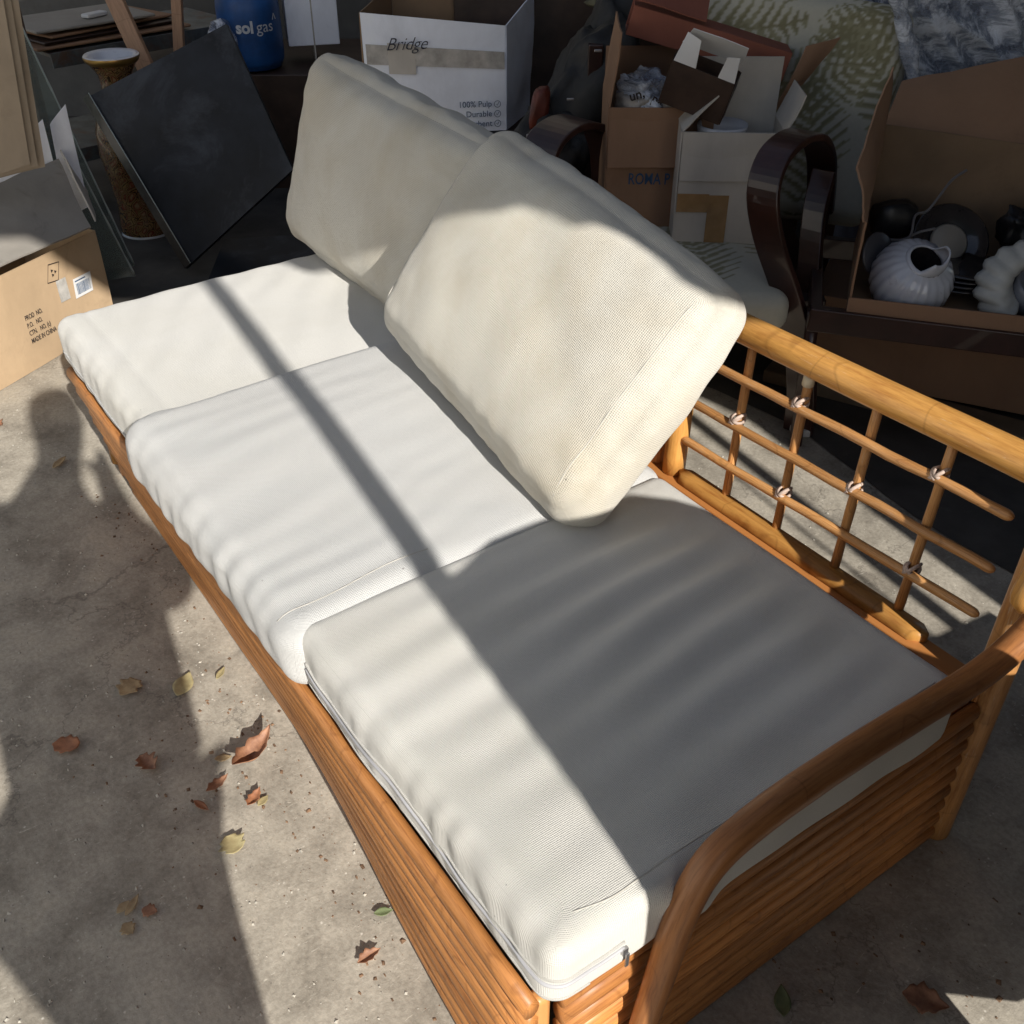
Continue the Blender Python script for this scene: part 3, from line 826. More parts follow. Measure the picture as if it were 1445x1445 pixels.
v, f, u = tube_vf([(1.5, 1.108, 0), (1.5, 1.110, .8), (1.5, 1.106, 1.9)], .021, seg=10)  # unseen pole added, sized for the dark band on the ground
props(mobj('shade_stake', v, f, M['board'], uvs=u, loc=(1.5, 1.108, 0)), 'added thick stake out of view, casting the dark band behind the lattice', 'stake')
v, f, u = tube_vf([(1.5, 1.035, 0), (1.5, 1.037, .8), (1.5, 1.04, 1.9)], .006, seg=8)  # second unseen pole, added for the thin shadow line
props(mobj('shade_stake', v, f, M['board'], uvs=u, loc=(1.5, 1.035, 0)), 'added thin stake beside the thick one, casting a narrow shadow line', 'stake')
# ---------------------------------------------------------------- the person taking the photograph
def skinned(name, joints, bones, material, parent, sub=2):
    me = bpy.data.meshes.new(name); base = parent_base(parent)
    names = list(joints); ix = {k: i for i, k in enumerate(names)}
    me.from_pydata([tuple(Vector(joints[k][0]) - base) for k in names], [(ix[a], ix[b_]) for a, b_ in bones], [])
    o = bpy.data.objects.new(name, me); COL.objects.link(o); o.parent = parent
    sk = o.modifiers.new('skin', 'SKIN'); sk.use_smooth_shade = True
    lay = me.skin_vertices[0] if len(me.skin_vertices) else None
    if lay is None:
        me.attributes  # layer is made by the modifier below
    for k in names:
        r = joints[k][1]; r = r if isinstance(r, tuple) else (r, r)
        lay.data[ix[k]].radius = r
    lay.data[0].use_root = True
    ss = o.modifiers.new('subdivision', 'SUBSURF'); ss.levels = sub; ss.render_levels = sub
    me.materials.append(material)
    return o
def P3(c, r=0.0, f_=0.0, z=0.0):
    return Vector((c[0], c[1], 0)) + RGT * r + FWD * f_ + Vector((0, 0, z))
pc = (.80, -.545)
person = thing('person', (pc[0], pc[1], 0), 'person in a dark shirt and jeans standing and holding up a phone', 'person')
me0 = bpy.data.meshes.new('probe')
J = {
 'pelvis': (P3(pc, 0, 0, .95), (.15, .12)), 'belly': (P3(pc, 0, .01, 1.12), (.145, .11)), 'chest': (P3((.775, -.51), 0, .0, 1.36), (.165, .12)),
 'collar': (P3((.77, -.49), 0, .02, 1.50), (.10, .08)), 'neck': (P3((.765, -.475), 0, .03, 1.58), .055), 'jaw': (P3((.76, -.455), 0, .06, 1.66), (.062, .070)),
 'skull': (P3((.76, -.448), 0, .045, 1.76), (.078, .092)), 'crown': (P3((.76, -.445), 0, .03, 1.82), .055),
 'r_sh': (P3((.775, -.51), .19, .01, 1.44), .062), 'r_el': (P3((.775, -.50), .19, .08, 1.24), .062), 'r_wr': (P3((.62, -.355), .03, -.01, 1.38), .040), 'r_palm': (P3((.555, -.345), .03, .0, 1.46), (.036, .018)),
 'l_sh': (P3((.775, -.51), -.19, .01, 1.44), .062), 'l_el': (P3((.775, -.52), -.25, .10, 1.19), .046), 'l_wr': (P3((.56, -.48), -.08, -.01, 1.38), .030), 'l_palm': (P3((.545, -.43), -.06, -.01, 1.45), (.036, .018)),
 'r_hip': (P3(pc, .085, 0, .88), .095), 'r_kn': (P3(pc, .07, .02, .50), .062), 'r_an': (P3(pc, .07, -.01, .09), .042), 'r_toe': (P3(pc, .08, .15, .04), .036),
 'l_hip': (P3(pc, -.065, 0, .88), .085), 'l_kn': (P3(pc, -.045, .02, .50), .062), 'l_an': (P3(pc, -.05, -.01, .09), .042), 'l_toe': (P3(pc, -.07, .15, .04), .036)}
Bn = [('pelvis', 'belly'), ('belly', 'chest'), ('chest', 'collar'), ('collar', 'neck'), ('neck', 'jaw'), ('jaw', 'skull'), ('skull', 'crown'),
      ('chest', 'r_sh'), ('r_sh', 'r_el'), ('r_el', 'r_wr'), ('r_wr', 'r_palm'), ('chest', 'l_sh'), ('l_sh', 'l_el'), ('l_el', 'l_wr'), ('l_wr', 'l_palm'),
      ('pelvis', 'r_hip'), ('r_hip', 'r_kn'), ('r_kn', 'r_an'), ('r_an', 'r_toe'), ('pelvis', 'l_hip'), ('l_hip', 'l_kn'), ('l_kn', 'l_an'), ('l_an', 'l_toe')]
# fingers: short chains rooted in the palm, curling round the phone's edge, all of them behind the lens
phone_n = look
phx = RGT; phy = look.cross(RGT) * -1
for side, sx in (('r', 1), ('l', -1)):
    pv = J[side + '_palm'][0]
    for q in range(4):
        a = pv + Vector((0, 0, 1)) * (.030 - .018 * q) + FWD * (.016 + .003 * (q % 2)); b_ = a + FWD * (.006 - .002 * q) - RGT * sx * (.022 + .003 * (q % 3)); 
        J[side + 'f%da' % q] = (a, .0085); J[side + 'f%db' % q] = (b_, .0075)
        Bn += [(side + '_palm', side + 'f%da' % q), (side + 'f%da' % q, side + 'f%db' % q)]
    a = pv + Vector((0, 0, .012)) - RGT * sx * .018 - FWD * .02; J[side + 'ta'] = (a, .010); J[side + 'tb'] = (a - RGT * sx * .022 + Vector((0, 0, .012)), .009)
    Bn += [(side + '_palm', side + 'ta'), (side + 'ta', side + 'tb')]
def skin_build(name, keys, infl, material):
    js = {k: (J[k][0], tuple((x + infl) for x in (J[k][1] if isinstance(J[k][1], tuple) else (J[k][1],) * 2))) for k in keys}
    bs = [b_ for b_ in Bn if b_[0] in js and b_[1] in js]
    me = bpy.data.meshes.new(name); base = parent_base(person); names = list(js)
    ix = {k: i for i, k in enumerate(names)}
    me.from_pydata([tuple(js[k][0] - base) for k in names], [(ix[a], ix[b_]) for a, b_ in bs], [])
    o = bpy.data.objects.new(name, me); COL.objects.link(o); o.parent = person
    sk = o.modifiers.new('skin', 'SKIN'); sk.use_smooth_shade = True
    if not me.skin_vertices: me.attributes.new('skin_tmp', 'FLOAT', 'POINT')
    if me.skin_vertices:
        for k in names: me.skin_vertices[0].data[ix[k]].radius = js[k][1]
        me.skin_vertices[0].data[0].use_root = True
    ss = o.modifiers.new('subdivision', 'SUBSURF'); ss.levels = 2; ss.render_levels = 2
    me.materials.append(material); return o
def skin_bm(name, keys, infl, material):
    import bmesh
    js = {k: (J[k][0], tuple((x + infl) for x in (J[k][1] if isinstance(J[k][1], tuple) else (J[k][1],) * 2))) for k in keys}
    bs = [b_ for b_ in Bn if b_[0] in js and b_[1] in js]
    bm = bmesh.new(); lay = bm.verts.layers.skin.verify(); base = parent_base(person); vd = {}
    for i, (k, (p, r)) in enumerate(js.items()):
        vtx = bm.verts.new(p - base); vtx[lay].radius = r; vtx[lay].use_root = (i == 0); vd[k] = vtx
    for a, b_ in bs: bm.edges.new((vd[a], vd[b_]))
    me = bpy.data.meshes.new(name); bm.to_mesh(me); bm.free()
    o = bpy.data.objects.new(name, me); COL.objects.link(o); o.parent = person
    sk = o.modifiers.new('skin', 'SKIN'); sk.use_smooth_shade = True
    ss = o.modifiers.new('subdivision', 'SUBSURF'); ss.levels = 2; ss.render_levels = 2
    me.materials.append(material); return o
skin_bm('body', list(J), 0.0, M['skin'])
skin_bm('shirt', ['belly', 'pelvis', 'chest', 'collar', 'r_sh', 'r_el', 'l_sh', 'l_el'], .014, M['shirt'])
skin_bm('jeans', ['pelvis', 'r_hip', 'r_kn', 'r_an', 'l_hip', 'l_kn', 'l_an'], .012, M['jeans'])
skin_bm('hair', ['skull', 'crown'], .012, M['hair'])
phc = CAM - look * .012 - RGT * -.0 - RGT.cross(look) * .045
Rph = Matrix((RGT, RGT.cross(look), -look)).transposed()
v, f = box_vf(phc, (.072, .148, .008), Rph)
props(mobj('phone', v, f, M['black_plastic'], smooth=False, bevel=.003, loc=tuple(phc)), 'black phone held up by the person', 'phone')

# ================================================================== FALLEN LEAVES AND LITTER ON THE CONCRETE
def leaf(x, y, size, ang, mk, label, curl=.25, lobes=0, fold=.3, aspect=.45, seed=0.0, cut=1.0, lift=.004, group='fallen leaves on the concrete'):
    n = 14; V, F = [], []; size *= 1.22
    for i in range(n + 1):
        t = i / n * cut
        wd = math.sin(math.pi * min(.985, max(.015, t)) ** .85) * aspect * size * (1 + .18 * math.sin(t * 23 + seed) * lobes + .12 * hsh(t * 6, seed, 1))
        for j in range(-3, 4):
            s = j / 3
            px_ = (t - .5) * size; py_ = s * wd * .5
            z = lift + fold * abs(s) ** 1.5 * wd * .5 + curl * size * (t - .5) ** 2 + .05 * size * hsh(px_ * 40 + seed, py_ * 40, seed) + .03 * size
            V.append((px_, py_, max(.0015, z)))
    for i in range(n):
        for j in range(6):
            q = i * 7 + j; F.append((q, q + 1, q + 8, q + 7))
    ca, sa = math.cos(ang), math.sin(ang)
    V = [(x + a * ca - b_ * sa, y + a * sa + b_ * ca, z) for a, b_, z in V]
    o = mobj('fallen_leaf', V, F, M[mk], loc=(x, y, 0))
    so = o.modifiers.new('solid', 'SOLIDIFY'); so.thickness = .0006
    return props(o, label, 'leaf', group)
leaf(-1.138, -.179, .050, 2.2, 'leaf_tan', 'tan leaf scrap in the shadow nearest the middle of the sofa, angular outline', .05, 1, .1, .8, 1, .8)
leaf(-1.080, -.089, .055, 2.4, 'leaf_yellow', 'olive yellow leaf half in the shadow edge by the sofa', .05, 0, .05, .6, 2)
leaf(-1.066, -.016, .030, 2.3, 'leaf_yellow', 'small yellow orange leaf in the sun closest to the ribbed sofa base', .2, 0, .3, .4, 3)
leaf(-1.049, -.327, .050, .9, 'leaf_rust', 'dull red leaf alone in the shadow at far left', .1, 1, .2, .7, 4, .85)
leaf(-.917, -.218, .040, .3, 'leaf_brown', 'crumpled brown leaf deep in the shadow', .5, 2, .6, .75, 5)
leaf(-.818, -.049, .088, 2.05, 'leaf_brown', 'largest leaf, pinkish brown and curled, lying in the sun', 1.1, 1, .8, .42, 6, 1, .012)
leaf(-.853, -.097, .026, 1.2, 'leaf_tan', 'little tan leaf just left of the largest curled leaf', .1, 0, .1, .6, 7)
leaf(-.799, -.129, .042, 1.9, 'leaf_brown', 'thin brown torn leaf at the shadow edge', .5, 1, .5, .4, 8)
leaf(-.731, -.087, .036, 2.2, 'leaf_rust', 'bright orange red leaf in the sun beneath the largest leaf', .8, 1, .5, .5, 9)
leaf(-.718, -.076, .022, 2.0, 'leaf_yellow', 'scrap of yellow leaf touching the orange red one', .2, 0, .2, .6, 9.5)
leaf(-.770, -.171, .030, .4, 'leaf_rust', 'dark rusty leaf just inside the shadow edge', .3, 0, .4, .4, 10)
leaf(-.658, -.157, .042, .2, 'leaf_yellow', 'pale yellow triangular leaf in the sun', .15, 1, .25, .85, 11, .8)
leaf(-.645, -.337, .034, 2.3, 'leaf_tan', 'narrow tan leaf in the lower shadow, upper of the small cluster', .1, 0, .2, .35, 12)
leaf(-.650, -.350, .022, 2.0, 'leaf_tan', 'small tan leaf touching the narrow one in the lower shadow', .1, 0, .2, .6, 12.5)
leaf(-.619, -.317, .022, .8, 'leaf_brown', 'squarish brown scrap right of the narrow tan leaf', .1, 1, .1, .9, 13)
leaf(-.607, -.356, .022, .3, 'leaf_tan', 'squarish olive scrap, lowest of the small cluster', .1, 1, .1, .9, 14)
leaf(-.345, -.062, .034, 1.6, 'leaf_brown', 'crumbled brown leaf bits in the sun near the sofa corner', .35, 1.2, .7, .5, 15)
leaf(-.400, -.006, .026, 1.2, 'leaf_green', 'small green leaf tucked against the sofa base', .3, 0, .3, .5, 16)
leaf(.196, .59, .055, .6, 'leaf_brown', 'dry brown leaf beside the bright patch on the dark ground', .2, 1, .3, .7, 17)
leaf(.073, .414, .042, 2.4, 'leaf_green', 'grey green leaf on the dark ground beside the sofa end', .2, 0, .3, .5, 18)
leaf(-2.061, -.068, .05, 2.3, 'leaf_tan', 'brown leaf in the head of the shadow by the far sofa end', .1, 0, .2, .35, 19)
leaf(-2.36, -.16, .04, .5, 'leaf_brown', 'dark torn scrap at the far left by the carton', .5, 2, .5, .7, 20)
random.seed(11)
def crumbs(name, count, region, smin, smax, material, label, flat=.5):
    V, F = [], []
    for i in range(count):
        x, y = region(i); s = smin + (smax - smin) * random.random() ** 3; a = random.uniform(0, 3.14)
        c = Vector((x, y, s * .2)); k = len(V); el = random.uniform(.35, 1)
        for q in range(4):
            an = a + q * 1.57 + random.uniform(-.3, .3); V.append(c + Vector((math.cos(an) * s, math.sin(an) * s * el, -s * .2)))
        V.append(c + Vector((random.uniform(-.3, .3) * s, random.uniform(-.3, .3) * s, s * flat)))
        F += [(k, k + 1, k + 4), (k + 1, k + 2, k + 4), (k + 2, k + 3, k + 4), (k + 3, k, k + 4)]
    props(mobj(name, V, F, material, smooth=False), label, name, None, 'stuff')
def rg(i):
    x = random.uniform(-2.9, .6); return x, (random.uniform(-.9, .03) if i % 4 else random.uniform(.92, 1.6))
def rs(i):
    x = random.uniform(-1.9, .5); k = i % 5
    if k < 3: return x, .02 - abs(random.gauss(0, .06)) if x < 0 else random.uniform(-.6, .9)
    if k == 3: return random.gauss(-.8, .16), random.gauss(-.14, .09)
    return random.gauss(.2, .15), random.gauss(.6, .2)
crumbs('grit', 4200, rg, .0009, .0050, simple('pale_grit', (.46, .43, .37), .8, .4, 50), 'loose pale grit and stone chips scattered over the concrete')
crumbs('leaf_crumbs', 650, rs, .0012, .0065, simple('brown_leaf_crumbs', (.20, .12, .07), .9, .5, 40), 'brown leaf crumbs and dirt gathered along the sofa base', .25)

# ================================================================== LEFT: CARTON, FLAPS, GLASS SHEETS
def wpt(u, v, z): return W(u, v, z)
ct = thing('carton', tuple(wpt(-1.55, 3.0, 0)), 'sunlit tan carton printed MADE IN CHINA at the left edge', 'box')
A0, A1 = wpt(-1.53, 2.70, .002), wpt(-1.325, 3.16, .002)
d_ = (A1 - A0).normalized(); A0 = A0 - d_ * .16
hC = .315
out = Vector((d_.y, -d_.x, 0)); 
if (out.dot(RGT)) < 0: out = -out
inn = -out
up3 = Vector((0, 0, 1))
sheet('side_panel', A0, A1, A1 + up3 * hC, A0 + up3 * hC, .004, M['card_tan'], ct, n=14, warp=.006, seed=2)
sheet('end_panel', A1, A1 + inn * .35, A1 + inn * .35 + up3 * hC, A1 + up3 * hC, .004, M['card_tan'], ct, n=8, warp=.003, seed=4)
sheet('end_panel', A0, A0 + inn * .35, A0 + inn * .35 + up3 * hC, A0 + up3 * hC, -.004, M['card_tan'], ct, n=8, warp=.003, seed=5)
sheet('side_panel', A0 + inn * .35, A1 + inn * .35, A1 + inn * .35 + up3 * hC, A0 + inn * .35 + up3 * hC, .004, M['card_tan'], ct, n=8, seed=6)
cen = A1 - d_ * .352 + up3 * .105 + out * .0075
L_ = len('MADE IN CHINA')
for k, tx in enumerate(('PROD  NO.', 'P.O.   NO.', 'CTN.   NO. (c)', 'MADE IN CHINA')):
    text('lettering', tx, .022, cen + up3 * (.052 - .025 * k), d_, up3, M['print_dark'], ct, bold=.0001, xs=.62)
# diamond recycling mark, two tape scraps and the barcode label
dc = A1 - d_ * .205 + up3 * .255 + out * .0078
def frame_quad(name, pts, wd, material, parent):
    V, F = [], []; pts = [Vector(p) for p in pts]; c = sum(pts, Vector()) / 4
    nn_ = (pts[1] - pts[0]).cross(pts[2] - pts[0]).normalized() * .0006
    for p in pts: V += [p, p + (c - p).normalized() * wd]
    for i in range(4):
        a, b_ = 2 * i, 2 * ((i + 1) % 4); F.append((a, b_, b_ + 1, a + 1))
    return mobj(name, V, F, material, parent, smooth=False)
frame_quad('printed_mark', [dc - d_ * .032 - up3 * .024, dc + d_ * .012 - up3 * .030, dc + d_ * .032 + up3 * .024, dc - d_ * .012 + up3 * .030], .003, M['print_dark'], ct)
V, F = [], []
for k in range(3):
    a = k * 2.094; c = dc + (d_ * math.cos(a) + up3 * math.sin(a)) * .008; q0 = len(V)
    for w2 in range(3): V.append(c + (d_ * math.cos(a + w2 * 2.094) + up3 * math.sin(a + w2 * 2.094)) * .006)
    F.append((q0, q0 + 1, q0 + 2))
mobj('printed_mark', V, F, M['print_dark'], ct, smooth=False)
lc = A1 - d_ * .105 + up3 * .175 + out * .0075
def plate(name, c, dx, dy, wdt, hgt, material, parent, th=.0008):
    return sheet(name, c - dx * wdt / 2 - dy * hgt / 2, c + dx * wdt / 2 - dy * hgt / 2, c + dx * wdt / 2 + dy * hgt / 2, c - dx * wdt / 2 + dy * hgt / 2, th, material, parent, n=1)
lab = plate('label', lc, d_, (up3 + d_ * .1).normalized(), .075, .062, M['paper'], ct)
V, F = [], []
random.seed(3); xx = -.029
while xx < .029:
    wd = random.choice((.0008, .0013, .002)); k = len(V); c = lc + out * .0016 + d_ * xx
    V += [c - up3 * .022, c + d_ * wd - up3 * .022, c + d_ * wd + up3 * .014, c + up3 * .014]; F.append((k, k + 1, k + 2, k + 3)); xx += wd + random.choice((.0008, .0015))
k = len(V); c = lc + out * .0016; V += [c - d_ * .03 + up3 * .020, c + d_ * .015 + up3 * .020, c + d_ * .015 + up3 * .024, c - d_ * .03 + up3 * .024]; F.append((k, k + 1, k + 2, k + 3))
mobj('barcode', V, F, M['print_blue'], ct, smooth=False)
plate('tape_strip', A1 - d_ * .185 + up3 * .19 + out * .0068, d_, up3, .04, .07, M['cleartape'], ct, .0006)
# grey flap folded over the carton, its edge catching the sun
gf = sheet('cardboard_sheet', wpt(-1.50, 2.52, .375), wpt(-1.315, 3.12, .345), wpt(-1.46, 3.34, .48), wpt(-1.74, 2.86, .45), .005, M['card_grey'], None, n=16, warp=.02, seed=3.3, loc=tuple(wpt(-1.6, 3.0, .32)))
props(gf, 'weathered grey cardboard sheet lying over the tan carton', 'cardboard')
gf2 = sheet('cardboard_sheet', wpt(-1.335, 3.20, .33), wpt(-1.42, 3.40, .36), wpt(-1.50, 3.46, .52), wpt(-1.425, 3.30, .50), .005, M['card_greige'], None, n=6, warp=.01, seed=5, loc=tuple(wpt(-1.42, 3.3, .33)))
props(gf2, 'narrow greige cardboard strip standing at the far corner of the carton', 'cardboard')
wf = thing('white_carton', tuple(wpt(-1.55, 3.3, 0)), 'white faced folded carton between the grey sheet and the beige cardboard', 'box')
for k, (u0, u1, v0, dz) in enumerate(((-1.86, -1.56, 3.25, 0), (-1.555, -1.475, 3.28, .02), (-1.47, -1.41, 3.32, .055))):
    sheet('panel', wpt(u0, v0, .30), wpt(u1, v0 + .05, .32), wpt(u1 - .01, v0 + .08, .585 + dz), wpt(u0, v0 + .05, .53 + dz), .004, M['card_white'], wf, n=6, warp=.008, seed=k * 2.2)
for k in range(3):
    o = sheet('cardboard_sheet', wpt(-1.72 - .01 * k, 2.86 + .02 * k, .50), wpt(-1.405 + .012 * k, 3.02 + .02 * k, .57 - .01 * k), wpt(-1.36 + .012 * k, 3.03 + .02 * k, 1.02), wpt(-1.72, 2.86 + .02 * k, 1.05), .004, M['card_beige'], None, n=8, warp=.012, seed=7 + k, loc=tuple(wpt(-1.6, 3.0 + .02 * k, .5)))
    props(o, ('front beige cardboard sheet standing at the top left edge', 'second beige cardboard sheet, right behind the front one', 'rearmost of the three beige cardboard sheets')[k], 'cardboard', 'beige cardboard sheets stood together')
def pane(a, b_, c, d, label):
    o = sheet('glass_sheet', a, b_, c, d, .005, M['glass'], None, n=1, loc=tuple((Vector(a) + Vector(b_)) / 2))
    e = tube_vf([Vector(b_).lerp(Vector(c), i / 24) + Vector((.0015 * hsh(i * .9, 1, 0), 0, .0015 * hsh(i * .7, 2, 0))) for i in range(25)], .0035, seg=6, jit=.8)
    r = thing('glass_sheet', tuple((Vector(a) + Vector(b_)) / 2), label, 'glass')
    o.name = 'pane'; base = parent_base(r); mw = Vector(o.location); o.location = (0, 0, 0); o.parent = r
    mobj('edge', e[0], e[1], M['glass_edge'], r, uvs=e[2])
    return r
pane(wpt(-2.1, 3.5, .01), wpt(-1.40, 3.62, .01), wpt(-1.66, 3.72, .92), wpt(-2.2, 3.6, .95), 'tall glass sheet whose long edge leans behind the carton')
pane(wpt(-2.0, 3.30, .01), wpt(-1.36, 3.50, .02), wpt(-1.50, 3.52, .50), wpt(-2.1, 3.35, .50), 'low glass sheet with a chipped bright edge beside the carton')

# ================================================================== DARK STONE SLAB, VASE, SHELF, TIMBERS
sl = thing('stone_slab', tuple(wpt(-1.0, 3.6, 0)), 'large dusty black square slab leaning back beside the far end of the sofa', 'slab')
s0, s1, s2, s3 = wpt(-1.18, 3.52, .015), wpt(-.80, 3.70, .32), wpt(-.84, 3.95, .78), wpt(-1.36, 3.78, .56)
s1 = wpt(-.765, 3.60, .37); s2 = wpt(-.985, 3.85, .79); s3 = wpt(-1.515, 3.80, .555); s0 = wpt(-1.18, 3.52, .04)
nn = (s1 - s0).cross(s3 - s0).normalized()
sheet('face', s0, s1, s2, s3, -.022, M['slabtop'], sl, n=2)
if nn.dot(FWD) > 0: nn = -nn
ei = (s1 - s0).normalized() * .030
sheet('polished_edge', s0 + nn * .003, s0 + ei + nn * .006, s3 + ei + nn * .006, s3 + nn * .003, .003, M['slabedge'], sl, n=1)
tube('bright_arris', [s0 + ei + nn * .007, s3 + ei + nn * .007], .0022, M['glass_edge'], sl, seg=6)
sl2 = sheet('dark_board', wpt(-1.05, 3.05, .02), wpt(-.30, 3.35, .02), wpt(-.30, 3.75, .10), wpt(-1.05, 3.62, .10), .012, M['slabtop'], None, n=2, loc=tuple(wpt(-.8, 3.3, 0)))
props(sl2, 'flat dark board on the floor between the slab and the sofa', 'board')

vb = wpt(-1.455, 3.99, 0)
vs = thing('floor_vase', tuple(vb), 'tall brown and gold patterned floor vase with a white rim', 'vase')
Mv = Matrix.Translation(vb)
lathe('vase_body', [(.098, .008), (.104, .03), (.100, .06), (.094, .12), (.105, .22), (.118, .32), (.115, .40), (.092, .47), (.066, .52), (.056, .56), (.062, .60), (.085, .635)], M['vase'], vs, Mv, seg=40)
lathe('foot_ring', [(.0, .001), (.1, .001), (.104, .005), (.099, .012)], M['ceramic'], vs, Mv)
lathe('gold_rim', [(.085, .635), (.095, .643), (.100, .655), (.098, .662)], M['gold'], vs, Mv)
lathe('rim_inside', [(.099, .661), (.094, .6655), (.082, .655), (.066, .62), (.045, .58), (.0, .57)], M['ceramic'], vs, Mv)

sh = thing('metal_shelf', tuple(wpt(-2.0, 4.6, 0)), 'rusty slotted steel shelving loaded with flat sheets, behind the vase', 'shelf')
fr0, fr1 = wpt(-1.80, 4.12, 0), wpt(-1.38, 4.55, 0)
dS = (fr1 - fr0).normalized(); bS = Vector((-dS.y, dS.x, 0))
if bS.dot(FWD) < 0: bS = -bS
rotS = Matrix((dS, bS, up3)).transposed()
for c in (fr0 - dS * .02, fr0 + bS * .45 - dS * .02, fr1 + dS * .45):
    boxobj('upright', c + up3 * .7, (.035, .035, 1.4), M['rust'], sh, rot=rotS)
for k in range(20):
    pass
V, F = [], []
for k in range(26):
    c = fr0 - dS * .02 + up3 * (.30 + .035 * k); q = box_vf(c - bS * .0186, (.008, .002, .018), rotS)
    o_ = len(V); V += q[0]; F += [tuple(i + o_ for i in g) for g in q[1]]
mobj('slot_holes', V, F, M['black_plastic'], sh, smooth=False)
for z in (.24, .60):
    mid_ = (fr0 + fr1) / 2 + dS * .2
    boxobj('shelf_edge', mid_ + up3 * z, (.86, .008, .055), M['zinc'], sh, rot=rotS, bevel=.002)
    boxobj('shelf_board', mid_ + bS * .23 + up3 * (z + .018), (.86, .45, .014), M['zinc'], sh, rot=rotS, bevel=.002)
for k in range(3):
    o = boxthing('flat_sheet', fr0 + dS * .36 + bS * (.21 + .01 * k) + up3 * (.6 + .041 + .016 * k), (.66 - .05 * k, .40 - .03 * k, .012), M[('card_brown', 'dark_wood', 'card_brown')[k]],
                 ('bottom brown board on the steel shelf', 'middle dark board on the steel shelf', 'top brown board on the steel shelf')[k], 'board', rot=rotS @ Matrix.Rotation(.06 * k, 3, 'Z'))
o = boxthing('flat_sheet', fr0 + dS * .30 + bS * .2 + up3 * .696, (.50, .34, .012), M['card_grey'], 'grey fibre sheet lying on top of the shelf boards', 'board', rot=rotS)
o = boxthing('white_tile', fr0 + dS * .34 + bS * .13 + up3 * .712, (.10, .045, .016), M['paper'], 'small white block on the grey sheet on the shelf', 'block', rot=rotS @ Matrix.Rotation(.25, 3, 'Z'))

def timber(p0, p1, wd, th, label):
    p0, p1 = Vector(p0), Vector(p1); zz = (p1 - p0).normalized(); xx_ = RGT - zz * RGT.dot(zz); xx_.normalize(); yy = zz.cross(xx_)
    R = Matrix((xx_, yy, zz)).transposed(); c = (p0 + p1) / 2
    v, f = box_vf(c, (wd, th, (p1 - p0).length), R)
    o = mobj('timber', v, f, M['pine'], smooth=False, bevel=.003, loc=tuple(p0), uvs=[((q - c).dot(xx_) * 1.0, (q - c).dot(zz)) for q in v])
    return props(o, label, 'timber', 'raw timbers leaning behind the slab')
timber(wpt(-1.34, 4.15, .40), wpt(-1.60, 4.35, 1.05), .062, .04, 'wide raw timber leaning left behind the black slab')
timber(wpt(-1.34, 4.35, .40), wpt(-1.27, 4.42, 1.05), .040, .03, 'narrow raw timber standing right of the wide one')
# scrap of film and black bag by the gas bottle
V, F = lathe_vf([(.0, 0), (.05, .02), (.07, .10), (.06, .2), (.03, .26), (0, .27)], 14, Matrix.Translation(wpt(-1.17, 4.5, .42)))
V = [p + Vector((hsh(p.x * 20, p.y * 20, p.z * 20), hsh(p.y * 20, 3, p.z * 20), 0)) * .03 for p in V]
props(mobj('plastic_bag', V, F, M['film'], loc=tuple(wpt(-1.17, 4.5, .42))), 'pale crumpled plastic scrap right of the narrow timber', 'plastic')
V, F = lathe_vf([(.0, 0), (.09, .05), (.11, .25), (.09, .5), (.04, .7), (0, .72)], 16, Matrix.Translation(wpt(-1.14, 4.75, .30)))
V = [p + Vector((hsh(p.x * 12, p.y * 12, p.z * 12), hsh(p.y * 12, 3, p.z * 12), 0)) * .06 for p in V]
props(mobj('black_bag', V, F, M['black_plastic'], loc=tuple(wpt(-1.14, 4.75, 0))), 'black rubbish bag left of the blue gas bottle', 'bag')

# ================================================================== BLUE GAS BOTTLE
gb = wpt(-1.085, 4.62, .485)
platform = boxthing('low_table', wpt(-1.0, 4.85, .238), (1.3, .7, .475), M['dark_wood'], 'low dark table under the gas bottle and the grey carton', 'table', rot=RV)
gs = thing('gas_bottle', tuple(gb), 'blue gas bottle lettered sol gas, behind the black slab', 'gas bottle')
Mg = Matrix.Translation(gb)
lathe('tank', [(.0, .004), (.10, .004), (.118, .012), (.126, .03), (.128, .06), (.128, .22), (.126, .25), (.112, .285), (.085, .31), (.05, .325), (0, .33)], M['gas_blue'], gs, Mg, seg=48)
lathe('foot_ring', [(.10, 0), (.112, 0), (.112, .02), (.10, .02)], M['gas_blue'], gs, Mg)
lathe('collar', [(.078, .31), (.085, .31), (.085, .42), (.078, .42)], M['gas_blue'], gs, Mg)
lathe('valve', [(0, .32), (.022, .32), (.022, .37), (.012, .38), (.012, .40), (0, .40)], M['metal'], gs, Mg, seg=12)
def wrap_text(name, body, size, c, r, z, ang0, material, parent, bold=0.0):
    """lettering wrapped on a vertical cylinder; ang0 is the direction its centre faces"""
    cu = bpy.data.curves.new(name, 'FONT'); cu.body = body; cu.size = size; cu.align_x = 'CENTER'; cu.resolution_u = 3; cu.offset = bold
    tmp = bpy.data.objects.new('tmp_text', cu); me = bpy.data.meshes.new_from_object(tmp); bpy.data.objects.remove(tmp)
    base = parent_base(parent)
    for v_ in me.vertices:
        a = ang0 + v_.co.x / r
        v_.co = Vector((c.x + math.cos(a) * r, c.y + math.sin(a) * r, z + v_.co.y)) - base
    me.materials.clear(); me.materials.append(material); me.name = name
    o = bpy.data.objects.new(name, me); COL.objects.link(o); o.parent = parent; return o
angc = math.atan2(-FWD.y * 1.0 + RGT.y * .18, -FWD.x + RGT.x * .18)
wrap_text('lettering', 'sol', .062, gb, .1295, gb.z + .150, angc - .12, M['white_print'], gs, .0022)
wrap_text('lettering', 'gas', .062, gb, .1295, gb.z + .150, angc + .54, M['white_print'], gs, 0)
